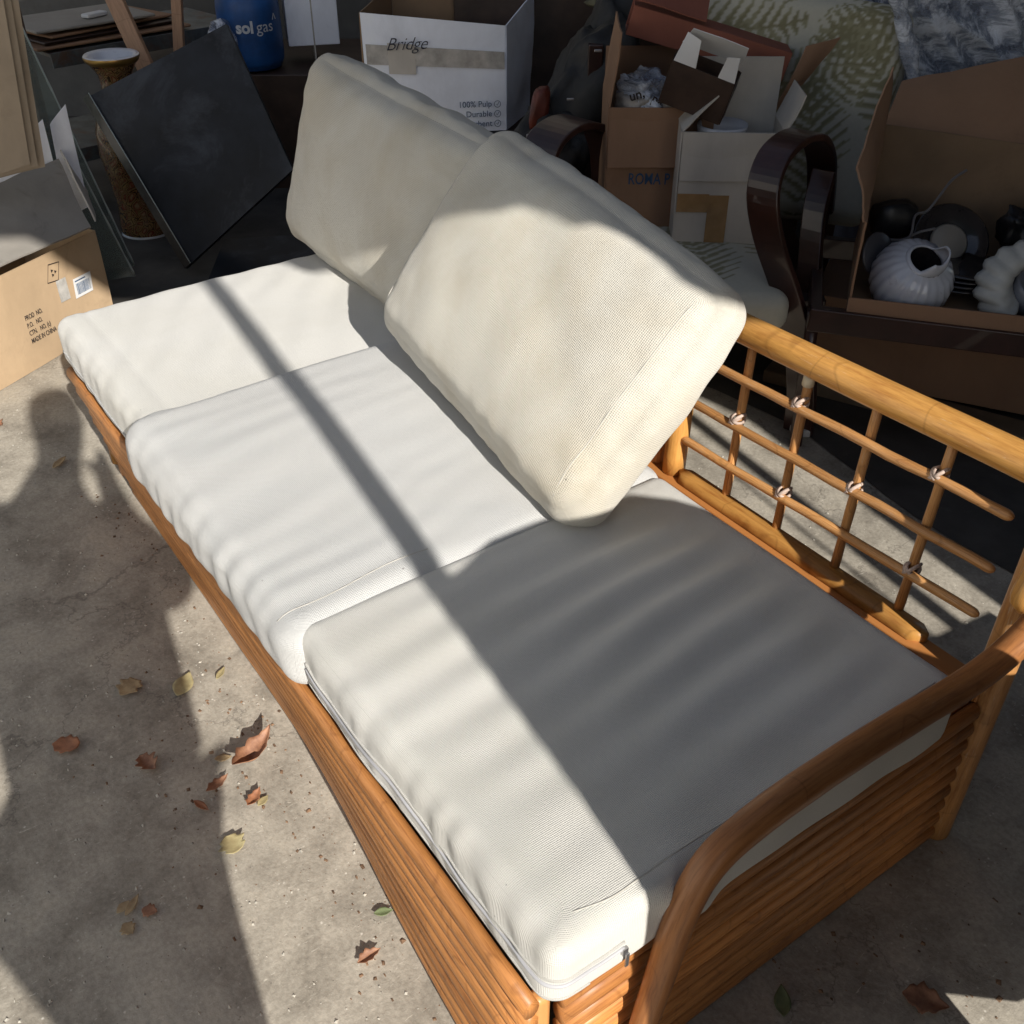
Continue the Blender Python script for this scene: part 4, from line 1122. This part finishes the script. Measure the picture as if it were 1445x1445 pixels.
wrap_text('lettering', '^', .060, gb, .1295, gb.z + .172, angc + .93, M['white_print'], gs, 0)

sb = thing('small_carton', tuple(wpt(-.86, 4.8, .39)), 'small grey white carton right of the gas bottle', 'box')
boxobj('carton_body', wpt(-.86, 4.78, .70), (.215, .20, .30), M['card_white'], sb, rot=RV @ Matrix.Rotation(.25, 3, 'Z'))
boxobj('tape_strip', wpt(-.86, 4.78, .63), (.006, .203, .303), M['cleartape'], sb, rot=RV @ Matrix.Rotation(.25, 3, 'Z'), bevel=0)

# ================================================================== WHITE CARTON WITH HANDWRITING
bx = thing('large_white_carton', tuple(wpt(-.2, 3.85, .3)), 'open white carton with Bridge written on tape, behind the far back cushion', 'box')
f0, f1 = wpt(-.475, 3.54, .50), wpt(-.020, 3.60, .505); f2, f3 = wpt(-.022, 3.60, .832), wpt(-.482, 3.56, .878)
g1, g2 = wpt(.062, 3.86, .50), wpt(.095, 3.92, .905)
h0, h3 = wpt(-.40, 3.86, .50), wpt(-.42, 3.90, .90)
sheet('front_panel', f0, f1, f2, f3, .004, M['card_white'], bx, n=14, warp=.003, seed=1.1, edge=.1)
sheet('side_panel', f1, g1, g2, f2, .004, M['card_white'], bx, n=12, warp=.018, seed=4.1, edge=.1)
sheet('side_panel', h0, f0, f3, h3, .004, M['card_in'], bx, n=8, warp=.006, seed=2.1)
sheet('back_panel', g1, h0, wpt(-.42, 3.90, 1.02), wpt(.095, 3.92, 1.02), .004, M['card_in'], bx, n=8, warp=.006, seed=3.1)
fx = (f1 - f0).normalized(); fz = (f3 - f0 + f2 - f1).normalized(); fo = fx.cross(fz).normalized()
if fo.dot(FWD) > 0: fo = -fo
def onf(s, t, o=.010): return (f0 * (1 - s) + f1 * s) * (1 - t) + (f3 * (1 - s) + f2 * s) * t + fo * o
def strip(s0, s1, t0, t1, m_, o=.008, nm='tape_strip'):
    sheet(nm, onf(s0, t0, o), onf(s1, t0, o), onf(s1, t1, o), onf(s0, t1, o), .0006, m_, bx, n=8, warp=.001)
strip(.02, .99, .60, .76, M['cleartape'], .0085)
strip(.17, .36, .53, .78, M['card_greige'], .010, 'paper_patch')
text('handwriting', 'Bridge', .054, onf(.155, .72, .016), fx, fz, M['ink'], bx, shear=.45, space=.95, bold=-.0006)
for k, tx in enumerate(('100% Pulp', 'Durable', 'Absorbent')):
    o_ = onf(.895, .245 - .095 * k, .012)
    text('lettering', tx, .027, o_, fx, fz, M['print_blue'], bx, align='RIGHT')
    c = onf(.935, .268 - .095 * k, .012); ring = [c + fx * math.cos(a * math.pi / 10) * .0105 + fz * math.sin(a * math.pi / 10) * .0105 for a in range(21)]
    v1, f1_, u1 = tube_vf(ring, .0010, seg=4, cap=False)
    v2, f2_, u2 = tube_vf([c - fx * .004, c - fz * .004 - fx * .001, c + fx * .005 + fz * .006], .0010, seg=4)
    mobj('tick_mark', *join((v1, f1_), (v2, f2_)), M['print_blue'], bx)
stand = boxthing('low_table', wpt(-.15, 3.78, .245), (.75, .5, .49), M['dark_wood'], 'low dark table carrying the large white carton', 'table', rot=RV)
# plain carton and board behind it
pb = thing('beige_carton', tuple(wpt(.18, 4.6, 0)), 'big plain beige carton standing behind the white one', 'box')
boxobj('carton_body', wpt(.18, 4.5, .31), (.50, .4, .62), M['card_brown'], pb, rot=RV)
boxobj('carton_lid', wpt(.16, 4.55, .86), (.62, .4, .46), M['card_greige'], pb, rot=RV)

# black leather bags / seat between
bg_ = thing('leather_bag', tuple(wpt(.2, 3.35, .3)), 'heap of black leather bags with small metal buckles, right of the white carton', 'bag')
def blob(name, c, rad, amp, frq, material, parent, rot=None, seed=0.0, n=26):
    V, F = [], []
    for j in range(n + 1):
        th_ = math.pi * j / n
        for i in range(n * 2):
            ph = math.pi * i / n
            d = Vector((math.sin(th_) * math.cos(ph), math.sin(th_) * math.sin(ph), math.cos(th_)))
            d2 = Vector([math.copysign(abs(q) ** .75, q) for q in d])
            k = 1 + amp * hsh(d.x * frq + seed, d.y * frq, d.z * frq) + amp * .5 * hsh(d.x * frq * 2.7 + seed, d.y * frq * 2.7, d.z * frq * 2.7)
            p = Vector((d2.x * rad[0], d2.y * rad[1], d2.z * rad[2])) * k
            if rot is not None: p = rot @ p
            V.append(Vector(c) + p)
    m2 = n * 2
    for j in range(n):
        for i in range(m2):
            a, b_ = j * m2 + i, j * m2 + (i + 1) % m2; F.append((a, a + m2, b_ + m2, b_))
    return mobj(name, V, F, material, parent)
blob('bag_body', wpt(.24, 3.38, .66), (.14, .12, .22), .25, 1.5, M['black_leather'], bg_, RV @ Matrix.Rotation(.5, 3, 'Y'), 1)
blob('bag_body', wpt(.12, 3.30, .52), (.12, .10, .14), .3, 1.8, M['black_leather'], bg_, RV @ Matrix.Rotation(.4, 3, 'Y'), 5)
blob('bag_flap', wpt(.085, 3.26, .665), (.028, .03, .065), .2, 1.2, M['red_leather'], bg_, RV @ Matrix.Rotation(.2, 3, 'Y'), 3, 14)
for (u_, v_, z_) in ((.055, 3.20, .60), (.175, 3.22, .70), (.29, 3.22, .60), (.25, 3.2, .84)):
    boxobj('buckle', wpt(u_, v_, z_), (.022, .008, .008), M['metal'], bg_, rot=RV, bevel=.002)
blob('bag_body', wpt(.30, 3.5, .80), (.08, .08, .16), .2, 2, M['black_leather'], bg_, RV @ Matrix.Rotation(.3, 3, 'Y'), 9, 18)

# ================================================================== ROSEWOOD ARMCHAIR CARRYING BOXES
ch = thing('rosewood_armchair', tuple(wpt(.62, 2.8, 0)), 'dark rosewood armchair with scrolled arms, behind the sofa', 'armchair')
armR = catmull([wpt(.80, 2.46, .0), wpt(.79, 2.455, .12), wpt(.755, 2.45, .28), wpt(.70, 2.44, .42), wpt(.635, 2.44, .56), wpt(.605, 2.45, .67), wpt(.625, 2.49, .745), wpt(.685, 2.56, .775), wpt(.755, 2.65, .755), wpt(.815, 2.75, .68), wpt(.86, 2.85, .58), wpt(.90, 2.95, .46)], 6)
quad_strip('scrolled_arm', armR, RGT * .066 - FWD * .052, .020, M['rosewood'], ch)
quad_strip('arm_inner', catmull([wpt(.83, 2.60, .0), wpt(.81, 2.60, .2), wpt(.80, 2.62, .40), wpt(.805, 2.68, .55), wpt(.83, 2.74, .64)], 6), RGT * .05 - FWD * .04, .022, M['rosewood'], ch)
boxobj('foot', wpt(.802, 2.452, .012), (.05, .05, .022), M['paper'], ch, rot=RV)
armL = catmull([wpt(.10, 2.95, .0), wpt(.09, 2.93, .35), wpt(.07, 2.90, .56), wpt(.09, 2.92, .66), wpt(.16, 2.97, .70), wpt(.24, 3.03, .67), wpt(.28, 3.10, .58), wpt(.30, 3.2, .45)], 6)
quad_strip('scrolled_arm', armL, RGT * .09 - FWD * .09, .020, M['rosewood'], ch)
boxobj('front_rail', wpt(.47, 2.60, .30), (.60, .03, .09), M['rosewood'], ch, rot=RV @ Matrix.Rotation(-.12, 3, 'Z'))
boxobj('seat_board', wpt(.50, 2.90, .345), (.72, .66, .02), M['rosewood'], ch, rot=RV @ Matrix.Rotation(-.06, 3, 'Z'))
boxobj('rear_leg', wpt(.98, 3.12, .42), (.045, .045, .84), M['rosewood'], ch, rot=RV)
boxobj('rear_leg', wpt(.25, 3.3, .42), (.045, .045, .84), M['rosewood'], ch, rot=RV)

CREAM = (.56, .54, .45); OLIVE = (.24, .22, .12); OL2 = (.32, .30, .18)
FR = [(-.30, .20, .1, .30, .09), (-.02, .30, 2.9, .30, .10), (.27, .27, 3.6, .28, .09), (.05, .14, 1.0, .30, .10), (-.25, -.22, .9, .36, .12), (.08, -.25, 1.8, .36, .12), (.30, -.05, 2.2, .34, .11), (-.06, .04, .5, .34, .11), (-.28, .16, -.1, .26, .08)]
def fern_paint(x, y):
    best = None
    for i, (cx_, cy_, a, L, wd) in enumerate(FR):
        dx, dy = x - cx_, y - cy_; ca, sa = math.cos(a), math.sin(a)
        s = dx * ca + dy * sa; t = -dx * sa + dy * ca
        t -= 1.1 * (s - L * .5) ** 2 - .28 * L * L
        if 0 < s < L:
            q = s / L; mx = wd * math.sin(math.pi * (q * .85 + .12)) ** .7
            if abs(t) < .0028: return OLIVE
            if abs(t) < mx:
                ph = (s - abs(t) * .75) / .031 + i * .3
                fr_ = ph - math.floor(ph); th_ = .60 * (1 - (abs(t) / mx) ** 2)
                if fr_ < th_: return OLIVE if (fr_ > .12 and hsh(x * 30, y * 30, i) > -.2) else OL2
    return CREAM
def Rb(a_): return (RV @ Matrix.Rotation(a_, 3, 'Z'))
Ms = Matrix.Translation(wpt(.44, 2.72, .385)) @ Rb(-.10).to_4x4()
cushion('fern_seat_cushion', .58, .62, .10, .035, .012, Ms, M['fern'], 'cream fern printed seat cushion under the open boxes', step=.008, base=tuple(wpt(.44, 2.72, .34)), paint=fern_paint, corner=.04, wrinkle=lambda x, y, z, nr: .004 * hsh(x * 6, y * 6, 2))
Mk = Matrix.Translation(wpt(.80, 3.12, .70)) @ (RV @ Matrix.Rotation(-.10, 3, 'Z') @ Matrix.Rotation(.10, 3, 'Y') @ Matrix.Rotation(math.radians(72), 3, 'X')).to_4x4()
cushion('fern_back_cushion', .60, .60, .13, .05, .02, Mk, M['fern'], 'tall cream fern printed back cushion leaning in the armchair', step=.007, base=tuple(wpt(.78, 3.1, .4)), paint=fern_paint, corner=.07, wrinkle=lambda x, y, z, nr: .008 * hsh(x * 4, y * 4, 2))

def open_box(name, label, c0, wd, dp, ht, yaw, mouter, flaps, loc=None, inner=None, warp=.003, seed=0.0, tilt=None):
    """c0 bottom front left corner; flaps {side: (length, opening angle from vertical outward)}"""
    R = RV @ Matrix.Rotation(yaw, 3, 'Z')
    if tilt is not None: R = R @ tilt
    c0 = Vector(c0); X, Y, Z = R @ Vector((1, 0, 0)), R @ Vector((0, 1, 0)), R @ Vector((0, 0, 1))
    t = thing(name, tuple(c0 + X * wd / 2 + Y * dp / 2), label, 'box')
    a, b_, c, d = c0, c0 + X * wd, c0 + X * wd + Y * dp, c0 + Y * dp
    inner = inner or mouter
    sheet('front_panel', a, b_, b_ + Z * ht, a + Z * ht, .004, mouter, t, n=6, warp=warp, seed=seed + 1)
    sheet('side_panel', b_, c, c + Z * ht, b_ + Z * ht, .004, mouter, t, n=6, warp=warp, seed=seed + 2)
    sheet('back_panel', c, d, d + Z * ht, c + Z * ht, .004, inner, t, n=6, warp=warp, seed=seed + 3)
    sheet('side_panel', d, a, a + Z * ht, d + Z * ht, .004, mouter, t, n=6, warp=warp, seed=seed + 4)
    sheet('bottom_panel', a + Z * .004, b_ + Z * .004, c + Z * .004, d + Z * .004, .004, mouter, t, n=2)
    E = {'front': (a, b_, -Y), 'right': (b_, c, X), 'back': (c, d, Y), 'left': (d, a, -X)}
    for k, (ln, an) in flaps.items():
        p, q, o_ = E[k]; dr = (Z * math.cos(an) + o_ * math.sin(an)) * ln
        sheet('flap', p + Z * ht, q + Z * ht, q + Z * ht + dr * .98, p + Z * ht + dr, .004, mouter if an > 1.6 else inner, t, n=8, warp=warp * 1.5, seed=seed + ln * 10)
    return t, X, Y, Z, a
# brown box with blue print
rb, X, Y, Z, a = open_box('brown_carton', 'brown open carton printed ROMA P on the fern cushion, full of wrapped things', wpt(.262, 2.86, .435), .28, .26, .335, -.02, M['card_brown'],
                          {'front': (.155, 2.98), 'left': (.19, -.12), 'back': (.10, .2)}, seed=1.0)
text('lettering', 'ROMA P', .044, a + X * .060 - Y * .008 + Z * .132, X, Z, M['print_blue'], rb, xs=.72, bold=.0004)
sheet('liner', a + X * .006 + Y * .03 + Z * .30, a + X * .27 + Y * .03 + Z * .28, a + X * .27 + Y * .25 + Z * .29, a + X * .006 + Y * .25 + Z * .33, .004, M['card_in'], rb, n=3)
pk = thing('newspaper_bundle', tuple(a + X * .12 + Y * .1 + Z * .3), 'things wrapped in crumpled newspaper and film in the brown carton', 'bundle')
M['news'] = simple('newsprint', (.42, .38, .34), .8, .3, 25, bs=.6, bscale=25)
blob('wrapped_item', a + X * .10 + Y * .10 + Z * .345, (.075, .06, .05), .5, 2.2, M['film'], pk, None, 2, 20)
blob('wrapped_item', a + X * .17 + Y * .09 + Z * .335, (.07, .06, .045), .5, 2.4, M['news'], pk, None, 7, 20)
blob('wrapped_item', a + X * .07 + Y * .07 + Z * .325, (.055, .04, .030), .25, 2.0, M['news'], pk, None, 4, 16)
for (s_, t_, tx, an) in ((.055, .03, 'un,', .3), (.11, .035, 'pa', -.4), (.155, .03, 'aplos', -.15)):
    dx_ = (X * math.cos(an) + Z * math.sin(an)); text('lettering', tx, .034, a + X * s_ + Y * .022 + Z * (.345), dx_, Z, M['print_dark'], pk, bold=.0008)
# greige carton with upright back flap
gc, X, Y, Z, a = open_box('greige_carton', 'small greige open carton with a raised back flap holding a white bowl', wpt(.445, 2.74, .435), .265, .175, .305, -.05, M['card_greige'],
                          {'front': (.125, 3.06), 'back': (.15, -.05), 'left': (.17, -.75), 'right': (.10, .35)}, seed=3.0)
for s0_, w_, z0_, h_ in ((.0, .085, .095, .05), (.083, .055, .0, .142)):
    c = a + X * (s0_ + w_ / 2) - Y * .006 + Z * (z0_ + h_ / 2)
    plate('tape_strip', c, X, Z, w_, h_, M['packtape'], gc, .0006)
bw = thing('white_bowl', tuple(a + X * .11 + Y * .09 + Z * .22), 'white bowl inside the greige carton', 'bowl')
lathe('bowl_shell', [(.0, .205), (.035, .205), (.06, .235), (.068, .272), (.066, .280), (.058, .255), (.03, .225), (0, .222)], M['ceramic'], bw, Matrix.Translation(a + X * .11 + Y * .075 + Z * .028), seg=32)
# long red-brown carton lid lying across, and the white sleeve
rl = thing('red_carton', tuple(wpt(.55, 3.05, .8)), 'long reddish brown carton lying across the top of the boxes', 'box')
p0, p1 = wpt(.315, 3.02, .955), wpt(.755, 2.98, .840)
dx_ = (p1 - p0).normalized(); nz_ = Vector((0, 0, 1)); ny_ = nz_.cross(dx_).normalized(); nz_ = dx_.cross(ny_)
Rr = Matrix((dx_, ny_, nz_)).transposed()
cr = (p0 + p1) / 2 + ny_ * .07
for (o_, s_) in ((-ny_ * .06, (.45, .005, .075)), (ny_ * .06, (.45, .005, .075)), (nz_ * .036, (.45, .12, .005)), (-nz_ * .036, (.45, .12, .005))):
    boxobj('panel', cr + o_, s_, M['card_red'], rl, rot=Rr, bevel=.001)
sheet('flap', p0 - dx_ * .01 + nz_ * .05, p0 + dx_ * .20 + nz_ * .052, p0 + dx_ * .20 + ny_ * .10 + nz_ * .10, p0 + ny_ * .10 + nz_ * .10, .004, M['card_red'], rl, n=5, warp=.006)
ws, X, Y, Z, a = open_box('printed_sleeve_box', 'small open box with white flaps and dark printed sides, tucked in the brown carton', wpt(.385, 2.80, .80), .165, .07, .115, -.30, M['dark_wood'],
                          {}, seed=6.0, tilt=Matrix.Rotation(.28, 3, 'Y') @ Matrix.Rotation(.2, 3, 'X'))
zt = .115
sheet('flap', a + Z * zt, a + X * .06 + Z * zt, a + X * .05 + Z * (zt + .07), a + X * .01 + Z * (zt + .07) + Y * .02, .002, M['paper'], ws, n=3)
sheet('flap', a + X * .12 + Z * zt, a + X * .165 + Z * zt, a + X * .155 + Z * (zt + .06) + Y * .01, a + X * .125 + Z * (zt + .055), .002, M['paper'], ws, n=3)
sheet('flap', a + X * .0 + Y * .07 + Z * (zt + .02), a + X * .165 + Y * .07 + Z * (zt + .02), a + X * .165 + Y * .02 + Z * (zt + .085), a + X * .02 + Y * .02 + Z * (zt + .085), .002, M['paper'], ws, n=4, warp=.004)
bf = sheet('loose_flap', wpt(.72, 2.96, .72), wpt(.80, 2.98, .80), wpt(.88, 2.99, .92), wpt(.79, 2.97, .90), .004, M['card_brown'], None, n=6, warp=.012, seed=4, loc=tuple(wpt(.78, 2.97, .72)))
props(bf, 'torn brown cardboard flap sticking up against the fern back cushion', 'cardboard')
# things heaped behind the armchair
hp = thing('rolled_rug', tuple(wpt(.6, 3.6, .6)), 'dull olive cloth bundle on top of the heap behind the chair', 'bundle')
blob('roll', wpt(.68, 3.55, .93), (.42, .12, .09), .22, 2.0, simple('dull_olive_cloth', (.10, .095, .06), .9, .4, 9, bs=.5, bscale=20), hp, RV, 3, 24)
bb = thing('brown_carton', tuple(wpt(1.0, 3.9, .5)), 'brown cardboard box lying behind the olive bundle', 'box')
boxobj('carton_body', wpt(.90, 3.75, .78), (.62, .3, .50), M['card_brown'], bb, rot=RV)
db = boxthing('cupboard', wpt(.45, 4.1, .45), (1.3, .5, .9), M['dark_wood'], 'dark wooden cupboard behind the armchair', 'cupboard', rot=RV)

# ================================================================== FILM WRAPPED FURNITURE, TOP RIGHT
fw_ = thing('wrapped_armchair', tuple(wpt(1.5, 3.4, 0)), 'furniture wrapped in crumpled stretch film at the top right', 'armchair')
boxobj('padding', wpt(1.62, 3.5, .55), (1.0, .5, 1.0), simple('blue_grey_padding', (.10, .115, .17), .8, .3), fw_, rot=RV, bevel=.04)
def film(name, a, b_, c, d, n, amp, seed, parent):
    a, b_, c, d = map(Vector, (a, b_, c, d)); nn_ = (b_ - a).cross(d - a).normalized(); V, F, = [], []
    for j in range(n + 1):
        for i in range(n + 1):
            s, t = i / n, j / n
            p = (a * (1 - s) + b_ * s) * (1 - t) + (d * (1 - s) + c * s) * t
            q = (s * 1.3 + t * .9)
            o_ = amp * (abs(hsh(q * 7 + seed, (s - t) * 2.2, seed)) * 1.2 + .45 * abs(hsh(q * 19, (s - t) * 2.2, seed + 3)) + .12 * hsh(q * 45, (s - t) * 5, seed))
            V.append(p - nn_ * o_)
    for j in range(n):
        for i in range(n):
            q = j * (n + 1) + i; F.append((q, q + 1, q + n + 2, q + n + 1))
    return mobj(name, V, F, M['film'], parent)
film('stretch_film', wpt(1.02, 3.18, .45), wpt(2.1, 3.14, .40), wpt(2.15, 3.2, 1.10), wpt(.98, 3.18, 1.12), 110, .05, 1.0, fw_)
film('stretch_film', wpt(1.10, 3.13, .35), wpt(2.1, 3.10, .35), wpt(2.1, 3.14, 1.10), wpt(1.06, 3.12, 1.06), 110, .06, 6.0, fw_)
rp = catmull([wpt(1.0, 3.05, 1.10), wpt(1.06, 3.04, .95), wpt(1.11, 3.03, .83), wpt(1.17, 3.02, .68), wpt(1.22, 3.0, .55)], 8)
tube('film_rope', rp, lambda t: .026 - .010 * t, M['film'], fw_, seg=14, jit=.5, seed=2)

# ================================================================== RIGHT BOX WITH CERAMICS ON A DARK WOOD FRAME
fr = thing('dark_wood_frame', tuple(wpt(1.1, 2.4, 0)), 'dark wood seat frame holding up the carton of ceramics', 'chair frame')
def beam(name, p0, p1, wd, th, m_, parent):
    p0, p1 = Vector(p0), Vector(p1); xx_ = (p1 - p0).normalized(); zz = up3 - xx_ * up3.dot(xx_); zz.normalize(); yy = zz.cross(xx_)
    R = Matrix((xx_, yy, zz)).transposed()
    return boxobj(name, (p0 + p1) / 2, ((p1 - p0).length, th, wd), m_, parent, rot=R, bevel=.004)
beam('front_rail', wpt(.74, 2.36, .395), wpt(1.62, 2.20, .35), .062, .03, M['rosewood'], fr)
beam('rear_rail', wpt(.86, 2.85, .39), wpt(1.70, 2.72, .35), .06, .03, M['rosewood'], fr)
beam('side_rail', wpt(.76, 2.37, .39), wpt(.88, 2.86, .39), .06, .03, M['rosewood'], fr)
beam('side_rail', wpt(1.56, 2.24, .36), wpt(1.68, 2.72, .36), .06, .03, M['rosewood'], fr)
tube('leg', [wpt(.78, 2.40, .0), wpt(.77, 2.40, .2), wpt(.76, 2.39, .40)], .022, M['rosewood'], fr, seg=4)
tube('leg', [wpt(.90, 2.86, 0), wpt(.89, 2.86, .2), wpt(.88, 2.86, .55)], .024, M['rosewood'], fr, seg=4)
tube('leg', [wpt(1.60, 2.24, 0), wpt(1.60, 2.24, .2), wpt(1.60, 2.24, .36)], .022, M['rosewood'], fr, seg=4)
lb = thing('lower_carton', tuple(wpt(1.2, 2.6, 0)), 'closed brown carton on the floor under the dark wood frame', 'box')
boxobj('carton_body', wpt(1.27, 2.73, .17), (.76, .34, .25), M['card_brown'], lb, rot=RV @ Matrix.Rotation(-.42, 3, 'Z'))
kerb = boxthing('pallet_board', wpt(1.25, 2.50, .022), (1.1, .10, .04), M['board'], 'grey board lying on the floor in front of the lower carton', 'board', rot=RV @ Matrix.Rotation(-.55, 3, 'Z'))

cb = thing('ceramics_carton', tuple(wpt(1.1, 2.5, .42)), 'large open brown carton full of ceramics at the right edge', 'box')
k0, k1 = wpt(.825, 2.345, .405), wpt(1.62, 2.20, .365)
kz = .052
sheet('front_panel', k0, k1, k1 + up3 * (kz + .01), k0 + up3 * kz, .005, M['card_brown'], cb, n=10, warp=.003, seed=2)
b0, b1 = wpt(.97, 2.80, .41), wpt(1.72, 2.68, .38)
bt0, bt1 = wpt(.995, 2.83, .735), wpt(1.74, 2.72, .66)
sheet('back_panel', b0, b1, bt1, bt0, .005, M['card_in'], cb, n=10, warp=.006, seed=3)
sheet('flap', bt0, bt1, wpt(1.72, 3.0, .92), wpt(1.07, 2.98, .805), .005, M['card_brown'], cb, n=10, warp=.02, seed=4)
sheet('side_panel', k0, b0, bt0, k0 + up3 * .24 + (b0 - k0) * .0, .005, M['card_brown'], cb, n=10, warp=.006, seed=5)
sheet('flap', k0 + up3 * .24, bt0, wpt(.925, 2.66, .915), wpt(.80, 2.42, .745), .005, M['card_brown'], cb, n=10, warp=.015, seed=6)
sheet('bottom_panel', k0, k1, b1, b0, .005, M['card_in'], cb, n=3)

# fluted white pot lying tilted with a broken lip
fp = wpt(1.005, 2.44, .462)
fv_ = thing('fluted_pot', tuple(fp), 'white fluted pot with a broken lip in the ceramics carton', 'pot')
ax = Matrix.Translation(fp) @ (RV @ Matrix.Rotation(.55, 3, 'X') @ Matrix.Rotation(.12, 3, 'Y')).to_4x4()
lathe('pot_body', [(.0, -.085), (.045, -.084), (.075, -.065), (.094, -.03), (.100, .0), (.094, .035), (.074, .064), (.047, .076)], M['ceramic'], fv_, ax, seg=96, flute=22, flamp=.045)
lathe('inside', [(.044, .074), (.040, .03), (.03, -.02), (0, -.03)], M['dark_glaze'], fv_, ax, seg=32)
# lip: a collar that is high on one side, broken away on the other
V, F = [], []
nS = 48
for j in range(7):
    for i in range(nS + 1):
        a_ = 2 * math.pi * i / nS; hgt = .010 + .040 * min(1.0, max(0.0, (math.cos(a_ + .55) - .05) * 2.2)) * (.85 + .15 * math.cos(a_ * 3))
        t = j / 6; r_ = .047 + .006 * math.sin(t * 3.1) - .006 * t
        V.append(ax @ Vector((r_ * math.cos(a_), r_ * math.sin(a_), .072 + hgt * t)))
for j in range(6):
    for i in range(nS):
        q = j * (nS + 1) + i; F.append((q, q + 1, q + nS + 2, q + nS + 1))
lp = mobj('broken_lip', V, F, M['ceramic'], fv_); so = lp.modifiers.new('solid', 'SOLIDIFY'); so.thickness = .004
# plates, dark bowl with cream lid, mirror disc, cable
dk = thing('dark_bowl', tuple(wpt(1.13, 2.60, .47)), 'dark glazed bowl with a cream lid among the ceramics', 'bowl')
ax2 = Matrix.Translation(wpt(1.145, 2.60, .495)) @ (RV @ Matrix.Rotation(.85, 3, 'X')).to_4x4()
lathe('bowl_shell', [(0, -.05), (.05, -.045), (.085, -.015), (.100, .02), (.095, .022), (.06, .0), (0, -.005)], M['dark_glaze'], dk, ax2, seg=40)
lathe('lid', [(0, .012), (.044, .012), (.050, .006), (.046, -.002), (0, -.002)], M['cream_lid'], dk, ax2, seg=32)
for k in range(4):
    p_ = lathe('plate', [(0, .0), (.05, .0), (.095, .012), (.097, .016), (.05, .005), (0, .005)], M['dark_glaze'], None, Matrix.Translation(wpt(1.15 + .004 * k, 2.50, .425 + .012 * k)), seg=32)
    me = p_.data; b__ = wpt(1.15, 2.50, .425 + .012 * k)
    for v_ in me.vertices: v_.co -= b__
    p_.location = b__
    props(p_, ('bottom dark plate of the stack below the cream lidded bowl', 'second dark plate up in the stack below the lidded bowl', 'third dark plate up in the stack below the lidded bowl', 'top dark plate of the stack, right under the lidded bowl')[k], 'plate', 'stacked dark plates')
mr = thing('grey_disc', tuple(wpt(.915, 2.52, .52)), 'grey round dish standing on edge left of the fluted pot', 'dish')
lathe('disc', [(0, 0), (.045, .0), (.055, .006), (.05, .010), (0, .006)], simple('grey_glaze', (.07, .07, .08), .25, .1), mr, Matrix.Translation(wpt(.925, 2.50, .505)) @ (RV @ Matrix.Rotation(1.2, 3, 'X') @ Matrix.Rotation(.5, 3, 'Y')).to_4x4(), seg=32)
bk = thing('black_case', tuple(wpt(1.0, 2.66, .5)), 'black rounded case behind the fluted pot', 'case')
blob('case_body', wpt(1.02, 2.68, .53), (.065, .04, .05), .12, 1.5, M['black_plastic'], bk, RV, 3, 18)
blob('case_body', wpt(1.36, 2.62, .52), (.07, .05, .06), .4, 2.5, M['black_plastic'], bk, RV, 8, 18)
v, f, u = tube_vf(catmull([wpt(.955, 2.56, .52), wpt(1.01, 2.53, .535), wpt(1.035, 2.58, .575), wpt(1.07, 2.60, .58), wpt(1.10, 2.62, .61), wpt(1.14, 2.66, .64), wpt(1.18, 2.68, .66)], 8), .0035, seg=8)
props(mobj('cable', v, f, simple('grey_cable', (.16, .15, .15), .4), uvs=u, loc=tuple(wpt(1.0, 2.55, .52))), 'thin grey cable looping over the black case', 'cable')
v, f, u = tube_vf(catmull([wpt(.96, 2.55, .515), wpt(1.01, 2.56, .52), wpt(1.05, 2.57, .535), wpt(1.09, 2.57, .545)], 6), .0035, seg=8)
props(mobj('cable', v, f, simple('grey_cable', (.16, .15, .15), .4), uvs=u, loc=tuple(wpt(1.0, 2.56, .5))), 'short grey cable just above the fluted pot', 'cable')
# swan-like fluted white ornament with a grey interior
sw = thing('shell_ornament', tuple(wpt(1.23, 2.42, .45)), 'white pleated shell shaped ornament with a grey pot in it, right edge', 'ornament')
V, F = [], []
nA, nB = 60, 14
cc = wpt(1.31, 2.40, .455)
for j in range(nB + 1):
    for i in range(nA + 1):
        a_ = math.pi * (-.15 + 1.35 * i / nA); t = j / nB
        r_ = .058 + .062 * t * (1 + .25 * math.cos(a_ - 2.6)) + .006 * math.sin(i * 1.35) * t
        p = cc + RGT * (math.cos(a_) * r_ * 1.15) + up3 * (math.sin(a_) * r_ * .80) + FWD * (.05 * math.sin(a_) - .05 * math.sin(t * math.pi)) 
        V.append(p)
for j in range(nB):
    for i in range(nA):
        q = j * (nA + 1) + i; F.append((q, q + 1, q + nA + 2, q + nA + 1))
so = mobj('pleated_shell', V, F, M['ceramic_matte'], sw).modifiers.new('solid', 'SOLIDIFY'); so.thickness = .006
lathe('inner_pot', [(0, -.05), (.05, -.05), (.066, -.01), (.062, .04), (.056, .04), (.05, 0), (0, -.02)], simple('grey_glazed_pot', (.20, .21, .24), .25, .1), sw, Matrix.Translation(cc - up3 * .01) @ (RV @ Matrix.Rotation(.5, 3, 'X')).to_4x4(), seg=32)
sm_ = thing('white_cup', tuple(wpt(1.38, 2.34, .42)), 'small white cup at the very right edge of the ceramics carton', 'cup')
lathe('cup_body', [(0, 0), (.022, 0), (.032, .02), (.036, .05), (.033, .05), (.028, .02), (0, .01)], M['ceramic'], sm_, Matrix.Translation(wpt(1.385, 2.31, .41)) @ RV.to_4x4(), seg=24)
